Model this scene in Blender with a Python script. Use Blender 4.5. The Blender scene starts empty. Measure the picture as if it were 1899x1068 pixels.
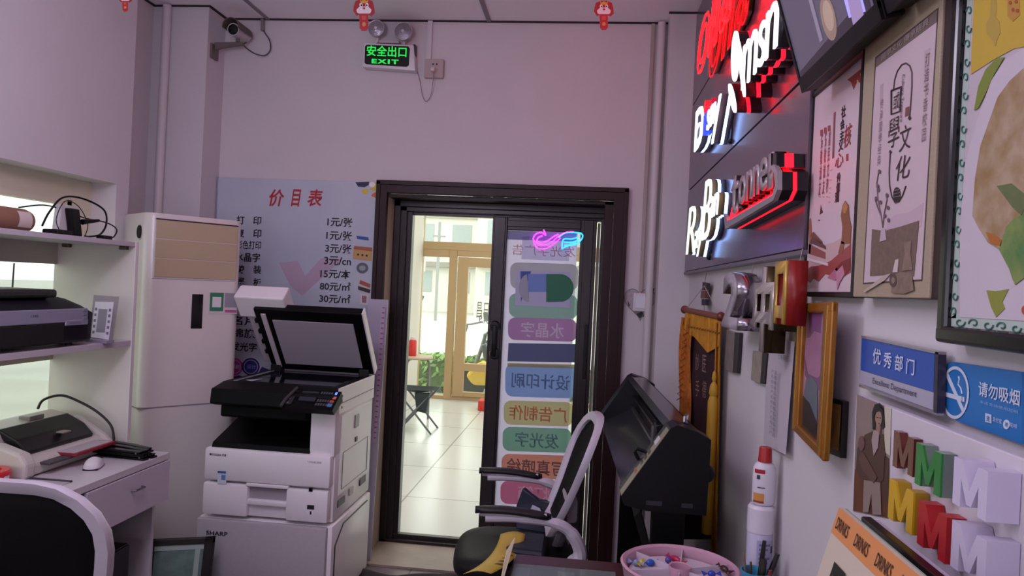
import bpy, bmesh, math, random
from mathutils import Vector as V, Matrix as M
random.seed(7)
C = bpy.context.scene.collection
sc = bpy.context.scene
# ------------------------------------------------------------------ camera
FPX, YAW, PITCH, ROLL, EYE = 1340.0, -0.102467, -0.001418, 0.047619, V((0, 0, 1.55))
cy, sy = math.cos(YAW), math.sin(YAW)
FWD = V((sy * math.cos(PITCH), cy * math.cos(PITCH), math.sin(PITCH)))
r0 = V((cy, -sy, 0)); u0 = r0.cross(FWD)
RGT = r0 * math.cos(ROLL) + u0 * math.sin(ROLL)
UPV = -r0 * math.sin(ROLL) + u0 * math.cos(ROLL)
cam = bpy.data.cameras.new('camera'); co = bpy.data.objects.new('camera', cam); C.objects.link(co)
cam.sensor_width = 36.0; cam.lens = 36.0 * FPX / 1899.0; cam.clip_start = 0.02; cam.clip_end = 300
mw = M((RGT, UPV, -FWD)).transposed().to_4x4(); mw.translation = EYE
co.matrix_world = mw
sc.camera = co
# ------------------------------------------------------------------ light
w = bpy.data.worlds.new('daylight'); sc.world = w; w.use_nodes = True
bg = w.node_tree.nodes['Background']
bg.inputs[0].default_value = (1.0, 0.985, 0.93, 1); bg.inputs[1].default_value = 3.6
sc.view_settings.view_transform = 'Standard'; sc.view_settings.look = 'None'
sc.view_settings.exposure = 0.0; sc.view_settings.gamma = 1.0
try: sc.view_settings.use_curve_mapping = False
except Exception: pass
def area(name, loc, size, power, col, rot=(0, 0, 0), sy_=None):
    l = bpy.data.lights.new(name, 'AREA'); l.energy = power; l.color = col
    l.shape = 'RECTANGLE'; l.size = size; l.size_y = sy_ or size
    o = bpy.data.objects.new(name, l); C.objects.link(o); o.location = loc; o.rotation_euler = rot
    return o
LAV = (0.95, 0.865, 1.10)
area('overhead_fill_light', (-1.0, 0.4, 3.06), 1.2, 17, LAV, sy_=1.2)  # unseen overhead area light, added as fill for the room
area('overhead_fill_light', (-1.0, -1.5, 3.06), 1.2, 13, LAV, sy_=1.2)  # second unseen overhead fill, behind the camera
area('front_wall_fill', (-1.0, -2.45, 1.75), 2.2, 32, (0.95, 0.88, 1.10), rot=(math.radians(112), 0, 0), sy_=1.8)  # added fill light on the solid wall, tilted up to lift the ceiling
area('overhead_fill_light', (-0.6, 7.0, 3.05), 2.0, 60, (1, 0.98, 0.93), sy_=3.5)  # unseen area light added to brighten the vestibule
l = bpy.data.lights.new('room_fill_point', 'POINT'); l.energy = 24; l.color = LAV; l.shadow_soft_size = .2  # bodiless point light added out of view to brighten ceiling and walls
o = bpy.data.objects.new('room_fill_point', l); C.objects.link(o); o.location = (-1.15, 1.7, 2.42)

# ------------------------------------------------------------------ pixel -> plane
def ray(px, py): return RGT * ((px - 949.5) / FPX) - UPV * ((py - 534.0) / FPX) + FWD
def on(px, py, ax, val):
    d = ray(px, py); return EYE + d * ((val - EYE[ax]) / d[ax])
def B(px, py, y=4.2): return on(px, py, 1, y)          # a plane parallel to the back wall
def W(px, py, x=0.55): return on(px, py, 0, x)         # a plane parallel to the right wall
def F(px, py, z=0.0): return on(px, py, 2, z)          # a level plane
# ------------------------------------------------------------------ materials
def lin(c): return tuple((v / 12.92 if v <= .04045 else ((v + .055) / 1.055) ** 2.4) for v in c)
def hexc(h): return lin(tuple(int(h[i:i + 2], 16) / 255 for i in (0, 2, 4)))
MATS = {}
def mat(h, rough=.5, metal=0, emit=0, noise=0, scale=8, bump=0, alpha=None, trans=0, spec=None, kind=None, h2=None):
    key = (h, rough, metal, emit, noise, scale, bump, trans, spec, kind, h2)
    if key in MATS: return MATS[key]
    m = bpy.data.materials.new('mat_%d' % len(MATS)); m.use_nodes = True; MATS[key] = m
    nt = m.node_tree; b = nt.nodes['Principled BSDF']; c = hexc(h)
    b.inputs['Base Color'].default_value = (*c, 1); b.inputs['Roughness'].default_value = rough
    b.inputs['Metallic'].default_value = metal
    if spec is not None: b.inputs['Specular IOR Level'].default_value = spec
    if trans: b.inputs['Transmission Weight'].default_value = trans
    if emit:
        b.inputs['Emission Color'].default_value = (*c, 1); b.inputs['Emission Strength'].default_value = emit
    if noise or bump or kind:
        tc = nt.nodes.new('ShaderNodeTexCoord'); tx = nt.nodes.new('ShaderNodeTexNoise')
        tx.inputs['Scale'].default_value = scale; tx.inputs['Detail'].default_value = 4
        src = tc.outputs['Object']
        if kind == 'wood':
            mp = nt.nodes.new('ShaderNodeMapping'); mp.inputs['Scale'].default_value = (1, 9, 9)
            nt.links.new(src, mp.inputs[0]); src = mp.outputs[0]
        if kind == 'woodz':
            mp = nt.nodes.new('ShaderNodeMapping'); mp.inputs['Scale'].default_value = (9, 9, 1)
            nt.links.new(src, mp.inputs[0]); src = mp.outputs[0]
        nt.links.new(src, tx.inputs['Vector'])
        if noise or h2:
            mx = nt.nodes.new('ShaderNodeMix'); mx.data_type = 'RGBA'
            c2 = hexc(h2) if h2 else tuple(v * (1 - noise) for v in c)
            mx.inputs[6].default_value = (*c, 1); mx.inputs[7].default_value = (*c2, 1)
            rp = nt.nodes.new('ShaderNodeMapRange'); rp.inputs[1].default_value = .35; rp.inputs[2].default_value = .65
            nt.links.new(tx.outputs[0], rp.inputs[0]); nt.links.new(rp.outputs[0], mx.inputs[0])
            nt.links.new(mx.outputs[2], b.inputs['Base Color'])
        if bump:
            bp = nt.nodes.new('ShaderNodeBump'); bp.inputs['Strength'].default_value = bump; bp.inputs['Distance'].default_value = .004
            nt.links.new(tx.outputs[0], bp.inputs['Height']); nt.links.new(bp.outputs[0], b.inputs['Normal'])
    return m
def tile_mat(h, line, size, rough, ox=0, oy=0):
    m = bpy.data.materials.new('tile'); m.use_nodes = True; nt = m.node_tree; b = nt.nodes['Principled BSDF']
    tc = nt.nodes.new('ShaderNodeTexCoord'); mp = nt.nodes.new('ShaderNodeMapping'); mp.inputs['Location'].default_value = (ox, oy, 0)
    br = nt.nodes.new('ShaderNodeTexBrick'); br.offset = 0; br.squash = 1
    br.inputs['Color1'].default_value = (*hexc(h), 1); br.inputs['Color2'].default_value = (*[v * .94 for v in hexc(h)], 1)
    br.inputs['Mortar'].default_value = (*hexc(line), 1); br.inputs['Scale'].default_value = 1
    br.inputs['Mortar Size'].default_value = .006; br.inputs['Brick Width'].default_value = size; br.inputs['Row Height'].default_value = size
    nt.links.new(tc.outputs['Object'], mp.inputs[0]); nt.links.new(mp.outputs[0], br.inputs[0]); nt.links.new(br.outputs[0], b.inputs['Base Color'])
    b.inputs['Roughness'].default_value = rough
    return m
def clear_mat(h, fac, rough=.03):
    """thin clear sheet: mostly see-through with a reflection"""
    key = ('clear', h, fac, rough)
    if key in MATS: return MATS[key]
    m = bpy.data.materials.new('clear'); m.use_nodes = True; nt = m.node_tree; MATS[key] = m
    out = nt.nodes['Material Output']; b = nt.nodes['Principled BSDF']
    b.inputs['Base Color'].default_value = (*hexc(h), 1); b.inputs['Roughness'].default_value = rough
    t = nt.nodes.new('ShaderNodeBsdfTransparent'); t.inputs[0].default_value = (*hexc(h), 1)
    x = nt.nodes.new('ShaderNodeMixShader'); x.inputs[0].default_value = fac
    nt.links.new(t.outputs[0], x.inputs[1]); nt.links.new(b.outputs[0], x.inputs[2]); nt.links.new(x.outputs[0], out.inputs[0])
    return m
def film_mat(h, tr=.5):
    """printed translucent film: diffuse plus light coming through from behind"""
    key = ('film', h, tr)
    if key in MATS: return MATS[key]
    m = bpy.data.materials.new('film'); m.use_nodes = True; nt = m.node_tree; MATS[key] = m
    out = nt.nodes['Material Output']; b = nt.nodes['Principled BSDF']
    b.inputs['Base Color'].default_value = (*hexc(h), 1); b.inputs['Roughness'].default_value = .6
    t = nt.nodes.new('ShaderNodeBsdfTranslucent'); t.inputs[0].default_value = (*hexc(h), 1)
    x = nt.nodes.new('ShaderNodeMixShader'); x.inputs[0].default_value = tr
    nt.links.new(b.outputs[0], x.inputs[1]); nt.links.new(t.outputs[0], x.inputs[2]); nt.links.new(x.outputs[0], out.inputs[0])
    return m
BLACK = mat('08070a', .4, spec=.3); MATTE = mat('0a090c', .7, spec=.3); WHITE = mat('e6e1e4', .4)
# ------------------------------------------------------------------ builders
class MB:
    def __init__(s): s.bm = bmesh.new()
    def vs(s, pts): return [s.bm.verts.new(p) for p in pts]
    def box(s, x0, x1, y0, y1, z0, z1, bev=0, seg=2):
        v = s.vs([(x, y, z) for x in (x0, x1) for y in (y0, y1) for z in (z0, z1)])
        fs = [s.bm.faces.new([v[i] for i in q]) for q in ((0, 1, 3, 2), (4, 6, 7, 5), (0, 4, 5, 1), (2, 3, 7, 6), (0, 2, 6, 4), (1, 5, 7, 3))]
        if bev:
            es = list({e for f in fs for e in f.edges})
            bmesh.ops.bevel(s.bm, geom=es, offset=bev, segments=seg, profile=.5, affect='EDGES')
        return s
    def poly(s, pts): s.bm.faces.new(s.vs(pts)); return s
    def prism(s, pts, vec, bev=0):
        vec = V(vec); a = s.vs(pts); b = s.vs([V(p) + vec for p in pts]); n = len(pts)
        fs = [s.bm.faces.new(a), s.bm.faces.new(b[::-1])]
        for i in range(n): fs.append(s.bm.faces.new([a[i], b[i], b[(i + 1) % n], a[(i + 1) % n]]))
        if bev:
            es = list({e for f in fs for e in f.edges})
            bmesh.ops.bevel(s.bm, geom=es, offset=bev, segments=2, profile=.5, affect='EDGES')
        return s
    def loft(s, rings, caps=True, closed=False):
        rv = [s.vs(r) for r in rings]; n = len(rings[0]); k = len(rv)
        for i in range(k if closed else k - 1):
            a, b = rv[i], rv[(i + 1) % k]
            for j in range(n): s.bm.faces.new([a[j], a[(j + 1) % n], b[(j + 1) % n], b[j]])
        if caps and not closed: s.bm.faces.new(rv[0][::-1]); s.bm.faces.new(rv[-1])
        return s
    def cyl(s, p, q, r, r2=None, n=16):
        p, q = V(p), V(q); d = (q - p).normalized(); a = d.orthogonal().normalized(); b = d.cross(a); r2 = r if r2 is None else r2
        ring = lambda c, rr: [c + a * (rr * math.cos(2 * math.pi * i / n)) + b * (rr * math.sin(2 * math.pi * i / n)) for i in range(n)]
        return s.loft([ring(p, r), ring(q, r2)])
    def tube(s, pts, r, n=8, closed=False, flat=1.0):
        pts = [V(p) for p in pts]; rings = []; a = None; k = len(pts)
        for i, p in enumerate(pts):
            if closed: d = pts[(i + 1) % k] - pts[i - 1]
            else: d = pts[min(i + 1, k - 1)] - pts[max(i - 1, 0)]
            d.normalize()
            a = d.orthogonal().normalized() if a is None else (a - d * a.dot(d)).normalized()
            b = d.cross(a); rr = r[i] if isinstance(r, (list, tuple)) else r
            rings.append([p + a * (rr * math.cos(2 * math.pi * j / n)) + b * (rr * flat * math.sin(2 * math.pi * j / n)) for j in range(n)])
        return s.loft(rings, closed=closed)
    def lathe(s, c, prof, n=24, axis=(0, 0, 1)):
        c = V(c); d = V(axis).normalized(); a = d.orthogonal().normalized(); b = d.cross(a)
        return s.loft([[c + d * z + a * (r * math.cos(2 * math.pi * j / n)) + b * (r * math.sin(2 * math.pi * j / n)) for j in range(n)] for r, z in prof])
    def ball(s, c, r, sx=1, sy=1, sz=1, n=12):
        return s.lathe(c, [(max(1e-4, r * math.sin(math.pi * i / n)), -r * sz * math.cos(math.pi * i / n)) for i in range(n + 1)], n * 2) if sx == sy == 1 else s._ell(c, r, sx, sy, sz, n)
    def _ell(s, c, r, sx, sy, sz, n):
        c = V(c); rings = []
        for i in range(n + 1):
            t = math.pi * i / n; q = max(1e-4, r * math.sin(t))
            rings.append([c + V((q * sx * math.cos(2 * math.pi * j / (2 * n)), q * sy * math.sin(2 * math.pi * j / (2 * n)), -r * sz * math.cos(t))) for j in range(2 * n)])
        return s.loft(rings)
    def grid(s, fn, nu, nv):
        vv = [[s.bm.verts.new(fn(i / nu, j / nv)) for j in range(nv + 1)] for i in range(nu + 1)]
        for i in range(nu):
            for j in range(nv): s.bm.faces.new([vv[i][j], vv[i + 1][j], vv[i + 1][j + 1], vv[i][j + 1]])
        return s
    def build(s, name, m, parent=None, smooth=False, local=False, ang=.6):
        bmesh.ops.recalc_face_normals(s.bm, faces=s.bm.faces[:])
        me = bpy.data.meshes.new(name); s.bm.to_mesh(me); s.bm.free()
        return link(name, me, m, parent, smooth, local, ang)
ROOTM = {}
def link(name, me, m, parent=None, smooth=False, local=False, ang=.6):
    if parent is not None:
        r = parent
        while r.parent: r = r.parent
        if not local and r.name in ROOTM: me.transform(ROOTM[r.name].inverted())
    if smooth:
        for p in me.polygons: p.use_smooth = True
        try: me.set_sharp_from_angle(angle=ang)
        except Exception: pass
    me.materials.append(m)
    o = bpy.data.objects.new(name, me); C.objects.link(o)
    if parent is not None: o.parent = parent
    return o
def thing(name, label, cat, loc=(0, 0, 0), rz=0, group=None):
    o = bpy.data.objects.new(name, None); C.objects.link(o); o.empty_display_size = .05
    o.location = loc; o.rotation_euler = (0, 0, math.radians(rz)); o['label'] = label; o['category'] = cat
    if group: o['group'] = group
    ROOTM[o.name] = M.Translation(V(loc)) @ M.Rotation(math.radians(rz), 4, 'Z')
    return o
def tag(o, label, cat, group=None):
    """a thing that is one mesh: origin moved onto it"""
    o['label'] = label; o['category'] = cat
    if group: o['group'] = group
    me = o.data; n = len(me.vertices); c = sum((v.co for v in me.vertices), V()) / n; c.z = min(v.co.z for v in me.vertices)
    me.transform(M.Translation(-c)); o.location = c
    ROOTM[o.name] = M.Translation(c)
    return o
def struct(o): o['kind'] = 'structure'; return o
RX, RY = V((1, 0, 0)), V((0, -1, 0))      # reading direction on the back wall / the right wall
UPZ = V((0, 0, 1))
def text_mesh(s, shear=0, bold=0, spacing=1, res=3):
    cu = bpy.data.curves.new('t', 'FONT'); cu.body = s; cu.shear = shear; cu.offset = bold; cu.space_character = spacing; cu.resolution_u = res
    o = bpy.data.objects.new('t', cu); C.objects.link(o)
    dg = bpy.context.evaluated_depsgraph_get(); me = bpy.data.meshes.new_from_object(o.evaluated_get(dg))
    bpy.data.objects.remove(o); bpy.data.curves.remove(cu)
    return me
def text(name, s, c, w, h, m, parent, right=RX, up=UPZ, depth=0, mirror=False, shear=0, bold=0, spacing=1, back=False):
    """flat lettering filling a w x h box centred at c; depth extrudes it away from the reader"""
    me = text_mesh(s, shear, bold, spacing); xs = [v.co.x for v in me.vertices]; ys = [v.co.y for v in me.vertices]
    if not xs: return None
    x0, x1, y0, y1 = min(xs), max(xs), min(ys), max(ys); kx = w / (x1 - x0); ky = kx if h is None else h / (y1 - y0)
    bm = bmesh.new(); bm.from_mesh(me); bpy.data.meshes.remove(me)
    n = V(right).cross(V(up)); sg = -1 if mirror else 1
    for v in bm.verts:
        v.co = V(c) + V(right) * (sg * (v.co.x - (x0 + x1) / 2) * kx) + V(up) * ((v.co.y - (y0 + y1) / 2) * ky)
    if depth:
        g = bmesh.ops.extrude_face_region(bm, geom=bm.faces[:])
        bmesh.ops.translate(bm, verts=[e for e in g['geom'] if isinstance(e, bmesh.types.BMVert)], vec=-n * depth)
        bmesh.ops.recalc_face_normals(bm, faces=bm.faces[:])
    me = bpy.data.meshes.new(name); bm.to_mesh(me); bm.free()
    return link(name, me, m, parent)
def tB(name, s, xc, yc, wpx, hpx, m, parent, y=4.19, **k):
    a, b = B(xc - wpx / 2, yc, y), B(xc + wpx / 2, yc, y); t, d = B(xc, yc - hpx / 2, y), B(xc, yc + hpx / 2, y)
    return text(name, s, B(xc, yc, y), abs(b.x - a.x), abs(t.z - d.z), m, parent, **k)
def tW(name, s, xc, yc, wpx, hpx, m, parent, x=0.54, **k):
    a, b = W(xc - wpx / 2, yc, x), W(xc + wpx / 2, yc, x); t, d = W(xc, yc - hpx / 2, x), W(xc, yc + hpx / 2, x)
    return text(name, s, W(xc, yc, x), abs(b.y - a.y), abs(t.z - d.z), m, parent, right=RY, **k)
def pB(name, pts, m, parent, y=4.19, th=.0008):
    return MB().prism([B(px, py, y) for px, py in pts], (0, th, 0)).build(name, m, parent)
def pW(name, pts, m, parent, x=0.54, th=.0006):
    return MB().prism([W(px, py, x) for px, py in pts], (th, 0, 0)).build(name, m, parent)
def ell(xc, yc, rx, ry, n=20, a0=0, a1=360): return [(xc + rx * math.cos(math.radians(a0 + (a1 - a0) * i / n)), yc + ry * math.sin(math.radians(a0 + (a1 - a0) * i / n))) for i in range(n)]
def smooth_path(pts, k=6):
    pts = [V(p) for p in pts]; out = []
    for i in range(len(pts) - 1):
        p0, p1, p2, p3 = pts[max(i - 1, 0)], pts[i], pts[i + 1], pts[min(i + 2, len(pts) - 1)]
        for j in range(k):
            t = j / k
            out.append(.5 * ((2 * p1) + (p2 - p0) * t + (2 * p0 - 5 * p1 + 4 * p2 - p3) * t * t + (3 * p1 - p0 - 3 * p2 + p3) * t ** 3))
    return out + [pts[-1]]
# ================================================================== the setting
FZ = -0.06
WALL = mat('d3cdd0', .8, noise=.03, scale=3); CEIL = mat('f4f0f3', .85); LWALL = mat('d2ccd1', .8, noise=.03, scale=3)
struct(MB().box(-2.7, .9, -2.6, 4.36, FZ - .06, FZ).build('floor', tile_mat('7d6f70', '4b4345', .8, .35, .1, .2)))
struct(MB().box(-2.5, 1.9, 4.36, 10.05, FZ - .06, FZ).build('floor_vestibule', tile_mat('d3d5d2', '8b8d8c', .9, .22, .37, .07)))
struct(MB().box(-2.7, .9, -2.6, 4.4, 3.1, 3.16).build('ceiling', CEIL))
struct(MB().box(-2.7, 1.9, 4.4, 10.05, 3.1, 3.16).build('ceiling_vestibule', CEIL))
bw = MB(); bw.box(-2.6, -1.235, 4.2, 4.4, FZ, 3.1); bw.box(.19, .7, 4.2, 4.4, FZ, 3.1); bw.box(-1.235, .19, 4.2, 4.4, 2.12, 3.1)
struct(bw.build('wall_back', WALL))
lw = MB(); WY0, WY1, WZ0, WZ1 = -.2, 3.45, .76, 1.978
lw.box(-2.6, -2.4, -2.5, WY0, FZ, 3.1); lw.box(-2.6, -2.4, WY1, 3.55, FZ, 3.1); lw.box(-2.6, -2.4, WY0, WY1, FZ, WZ0); lw.box(-2.6, -2.4, WY0, WY1, WZ1, 3.1)
lw.box(-2.7, -2.6, 3.5, 4.4, FZ, 3.1)
struct(lw.build('wall_left', LWALL))
struct(MB().box(.56, .7, -2.5, 4.2, FZ, 3.1).build('wall_right', WALL))
struct(MB().box(-2.7, .7, -2.6, -2.5, FZ, 3.1).build('wall_front', WALL))
struct(MB().box(-2.6, -2.26, 4.0, 4.2, FZ, 3.1).build('column', LWALL))
struct(MB().box(.392, .56, 4.04, 4.2, FZ, 3.1).build('column', WALL))
# ceiling board seams, and dark strips drawn as the shadow gap along the walls
SEAM = mat('8f878d', .8); GAP = mat('2c2028', .8)
for x in (-1.99, -.64, ): struct(MB().box(x - .012, x + .012, -2.5, 4.19, 3.093, 3.1005).build('trim_ceiling', SEAM))
for y in (2.9, 1.6): struct(MB().box(-2.4, .55, y - .012, y + .012, 3.092, 3.1005).build('trim_ceiling', SEAM))
g = MB(); g.box(-2.26, .392, 4.185, 4.2, 3.093, 3.1); g.box(-2.6, -2.26, 3.985, 4.0, 3.093, 3.1); g.box(-2.26, -2.245, 3.985, 4.2, 3.093, 3.1); g.box(.38, .55, 4.025, 4.04, 3.093, 3.1)
g.box(-2.6, -2.585, 3.55, 4.0, 3.093, 3.1)
struct(g.build('trim_shadow_gap', GAP))
# pipes and cable ducts on the walls
PIPE = mat('cfc8ca', .45); PIPE2 = mat('a89d97', .5)
struct(MB().box(.300, .318, 4.18, 4.2, 1.56, 3.09).build('trim_duct', PIPE2))
struct(MB().cyl((.355, 4.165, FZ), (.355, 4.165, 3.09), .022, n=16).build('trim_pipe', PIPE, smooth=True))
struct(MB().cyl((-2.50, 3.97, FZ), (-2.50, 3.97, 3.09), .024, n=16).build('trim_pipe', PIPE, smooth=True))
struct(MB().box(-1.003, -.975, 4.182, 4.2, 2.86, 3.095).build('trim_duct', PIPE))
# window in the left wall: recess, frame, panes
FR = mat('d9d3bd', .45); GLASS = clear_mat('d2d9d6', .06)
wf = MB(); X0, X1 = -2.585, -2.535
wf.box(X0, X1, WY0, WY1, 1.865, WZ1); wf.box(X0, X1, WY0, WY1, WZ0, WZ0 + .06); wf.box(X0 + .002, X1 + .003, WY1 - .15, WY1, WZ0 + .01, WZ1 - .001); wf.box(X0 + .002, X1 + .003, WY0, WY0 + .06, WZ0 + .01, WZ1 - .001)
wf.box(X0 + .005, X1 + .012, 1.6, 1.67, WZ0, WZ1); wf.box(X0 + .01, X1 + .01, 3.27, 3.30, WZ0 + .05, 1.87)
wf.box(X0 + .01, X1 + .01, WY0 + .06, 3.3, 1.845, 1.87)
struct(wf.build('window_1', FR))
struct(MB().box(-2.565, -2.56, WY0 + .05, 3.29, WZ0 + .05, 1.85).build('window_pane', GLASS))
struct(MB().box(-2.545, -2.37, WY0 - .03, WY1, WZ0 - .03, WZ0 + .002, .004).build('window_sill', FR))
# door: reddish brown casing, beige reveal, dark aluminium frame
CASE = mat('2c1214', .45, spec=.3, noise=.35, scale=5, kind='woodz'); ALU = mat('2b2324', .33, metal=.25, noise=.25, scale=5, kind='woodz'); REV = mat('a28f83', .6)
c = MB()
for x0, x1 in ((-1.258, -1.195), (.135, .212)):
    c.box(x0, x1, 4.165, 4.2, FZ, 2.14, .004); 
c.box(-1.258, .212, 4.166, 4.2, 2.07, 2.14, .004)
c.box(-1.262, .216, 4.158, 4.172, 2.118, 2.145, .003); c.box(-1.262, -1.236, 4.158, 4.172, FZ, 2.14, .003); c.box(.19, .216, 4.158, 4.172, FZ, 2.14, .003)
c.box(.085, .135, 4.2, 4.36, FZ, 2.07); c.box(-1.2, .135, 4.2, 4.36, 2.05, 2.07)
struct(c.build('door_frame', CASE))
struct(MB().box(-1.225, -1.195, 4.2, 4.36, FZ, 2.07).build('trim_reveal', REV))
a = MB(); YA, YB = 4.34, 4.44
a.box(-1.195, -1.155, YA, YB, FZ, 2.05, .004); a.box(-1.16, -1.118, YA + .018, YB, FZ, 2.02, .004); a.box(-1.12, -1.087, YA + .036, YB, FZ, 1.99, .003)
a.box(-1.195, .135, YA, YB, 2.012, 2.05, .004); a.box(-1.195, .135, YA + .018, YB, 1.985, 2.015, .004); a.box(-1.195, .135, YA + .05, YB, 1.968, 1.99, .003)
a.box(.098, .135, YA, YB, FZ, 2.05, .004); a.box(.07, .10, YA + .03, YB, FZ, 2.02, .004)
a.box(-1.195, .135, YA, YB, FZ, FZ + .03, .003); a.box(-1.195, .135, YA + .03, YB - .03, FZ + .02, FZ + .055, .003)
struct(a.build('door_frame', ALU))
struct(MB().box(-1.25, .2, 3.98, 4.34, FZ, FZ + .012).build('trim_threshold', mat('a6988a', .5, noise=.15, scale=6)))
# vestibule walls and the glazed shop front
VW = mat('d8d5cd', .8)
struct(MB().box(-2.45, -2.3, 4.4, 10.05, FZ, 3.1).build('wall_vestibule_left', VW))
struct(MB().box(1.75, 1.9, 4.4, 10.05, FZ, 3.1).build('wall_vestibule_right', VW))
TAN = mat('b79a72', .45); YS = 9.95
def sx(px, py=600, y=YS): return B(px, py, y).x
def sz(py, px=840, y=YS): return B(px, py, y).z
s = MB(); x_l = -2.3
zt, zb = sz(449), sz(464)
s.box(x_l, 1.75, YS, YS + .08, zb, zt, .006)                         # transom
s.box(x_l, 1.75, YS, YS + .08, FZ, FZ + .05, .004); s.box(x_l, 1.75, YS, YS + .08, 3.0, 3.1)
s.box(x_l, 1.75, YS, YS + .08, sz(402), sz(396), .004)
xm0, xm1 = sx(828), sx(842)
s.box(xm0, xm1, YS - .01, YS + .08, FZ, zb, .006); s.box(sx(766), sx(779), YS, YS + .08, FZ, 3.1, .006)
s.box(sx(779), xm0, YS, YS + .08, zb - .10, zb, .004)
s.box(xm1, 1.0, YS, YS + .08, zb - .08, zb, .004)
s.box(.9, 1.0, YS - .01, YS + .08, FZ, zb, .006)
struct(s.build('window_2', TAN))
d = MB(); x0, x1 = xm1 + .02, xm1 + 1.55
zc, zd = sz(674, 870), sz(688, 870)
d.box(x0, x0 + .15, YS - .02, YS + .05, FZ + .05, zb - .09, .006); d.box(x1 - .12, x1, YS - .02, YS + .05, FZ + .05, zb - .09, .006)
d.box(x0 + .01, x1 - .01, YS - .018, YS + .048, zb - .22, zb - .092, .006); d.box(x0 + .01, x1 - .01, YS - .018, YS + .048, zd, zc, .006); d.box(x0 + .01, x1 - .01, YS - .018, YS + .048, FZ + .052, FZ + .12, .006)
struct(d.build('door_1', TAN))
struct(MB().box(x_l, 1.75, YS + .035, YS + .04, FZ, 3.05).build('window_pane', clear_mat('f4faf6', .05)))
# lettering on the shop-front glass, read from the street
gl = thing('glass_lettering', 'pale mirrored lettering and digits on the glass of the far tan shop door', 'lettering', (sx(888), YS + .03, 1.2))
tB('word', '日昌', 895, 575, 22, 30, mat('8a8d8c', .6), gl, y=YS + .03, mirror=True, bold=.01)
tB('digits', '619', 898, 590 + 2, 20, 16, mat('8a8d8c', .6), gl, y=YS + .03, mirror=True)
# ------------------------------------------------------------------ the street outside
GZ = -.18
struct(MB().box(-60, 60, 10.03, 90, GZ - .1, GZ).build('ground_street', mat('b9b7b2', .9, noise=.15, scale=.6)))
struct(MB().box(-60, -2.7, -30, 10.03, GZ - .1, GZ).build('ground_yard', mat('b5b2aa', .9, noise=.12, scale=.8)))
for k in range(5):
    o = MB().box(-9 + 1.4 * k, -8.3 + 1.4 * k, 26, 30, GZ, GZ + .004).build('street_marking', mat('e9e9e6', .8)); o['kind'] = 'structure'
def leafy(name, label, cat, x0, x1, y0, y1, z0, z1, n, h, size=.09):
    t = thing(name, label, cat, ((x0 + x1) / 2, (y0 + y1) / 2, z0))
    m = MB(); R = random.Random(name + label)
    for _ in range(n):
        a, b, c_ = R.uniform(-1, 1), R.uniform(-1, 1), R.uniform(-1, 1)
        if name == 'street_tree' and a * a + b * b + c_ * c_ > 1: continue
        p = V(((x0 + x1) / 2 + a * (x1 - x0) / 2, (y0 + y1) / 2 + b * (y1 - y0) / 2, (z0 + z1) / 2 + c_ * (z1 - z0) / 2))
        q = V((R.uniform(-1, 1), R.uniform(-1, 1), R.uniform(-1, 1))).normalized(); e = q.orthogonal().normalized(); f = q.cross(e); s_ = size * R.uniform(.6, 1.3)
        m.poly([p - e * s_, p + f * s_ * .5, p + e * s_, p - f * s_ * .5])
    m.build('foliage', mat(h, .7, noise=.45, scale=2.5), t)
    return t
t = leafy('hedge', 'clipped green hedge outside the left pane of the shop front', 'hedge', -5.2, -1.55, 11.2, 11.9, GZ, .40, 3200, '7f9f55', .07)
MB().box(-5.15, -1.6, 11.3, 11.8, GZ, .34).build('branch_core', mat('4b5f35', .9), t)
t = leafy('hedge', 'low green hedge outside the lower pane of the shop door', 'hedge', -1.5, .4, 11.2, 11.7, GZ, .34, 1700, '769650', .06)
MB().box(-1.45, .35, 11.3, 11.6, GZ, .28).build('branch_core', mat('4b5f35', .9), t)
t = leafy('street_tree', 'green street tree seen through the transom glass above the shop door', 'tree', -4.2, 1.6, 20, 24, 3.2, 8.2, 5200, '6f8b5e', .17)
MB().cyl((-1.3, 22, GZ), (-1.3, 22, 4.5), .16, .1).build('trunk', mat('6b5a49', .9), t)
# far buildings
def building(label, x0, x1, y, z1, h, floors, bays):
    t = thing('building', label, 'building', ((x0 + x1) / 2, y, GZ))
    MB().box(x0, x1, y, y + 6, GZ, z1).build('wall', mat(h, .9, noise=.06, scale=.4), t)
    MB().box(x0 - .2, x1 + .2, y - .2, y + 6.2, z1, z1 + .25).build('roof', mat('a7a39b', .9), t)
    for f in range(floors):
        for k in range(bays):
            wx = x0 + (k + .5) * (x1 - x0) / bays; wz = GZ + 1.2 + f * 2.9
            o = MB().box(wx - .6, wx + .6, y - .04, y + .02, wz, wz + 1.3).build('window', mat('9aa3a6', .3), t)
    MB().box(x0, x1, y - .5, y - .06, GZ + 2.75, GZ + 3.05).build('awning', mat('8f8a84', .8), t)
building('pale low building far across the street behind the left pane', -16, -6.6, 44, 5.6, 'd9d6ce', 2, 4)
building('cream building across the street behind the shop door', -6.2, 5.5, 40, 9, 'd8d2c4', 3, 5)
po = thing('street_sign', 'pale board sign on a post beyond the left pane of the shop front', 'sign', (-8.3, 34, GZ))
MB().cyl((-8.3, 34, GZ), (-8.3, 34, 2.9), .06).build('post', mat('7f8280', .5), po); MB().box(-9.1, -7.7, 33.9, 34, 2.1, 2.9).build('board', mat('b9bcb6', .6), po)
po = thing('lamp_post', 'slim utility pole across the street behind the left pane', 'pole', (-6.9, 33, GZ))
MB().cyl((-6.9, 33, GZ), (-6.9, 33, 4.4), .07).build('post', mat('8b8d8b', .5), po); MB().box(-7.2, -6.6, 32.95, 33.05, 3.7, 3.78).build('crossarm', mat('8b8d8b', .5), po)
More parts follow.
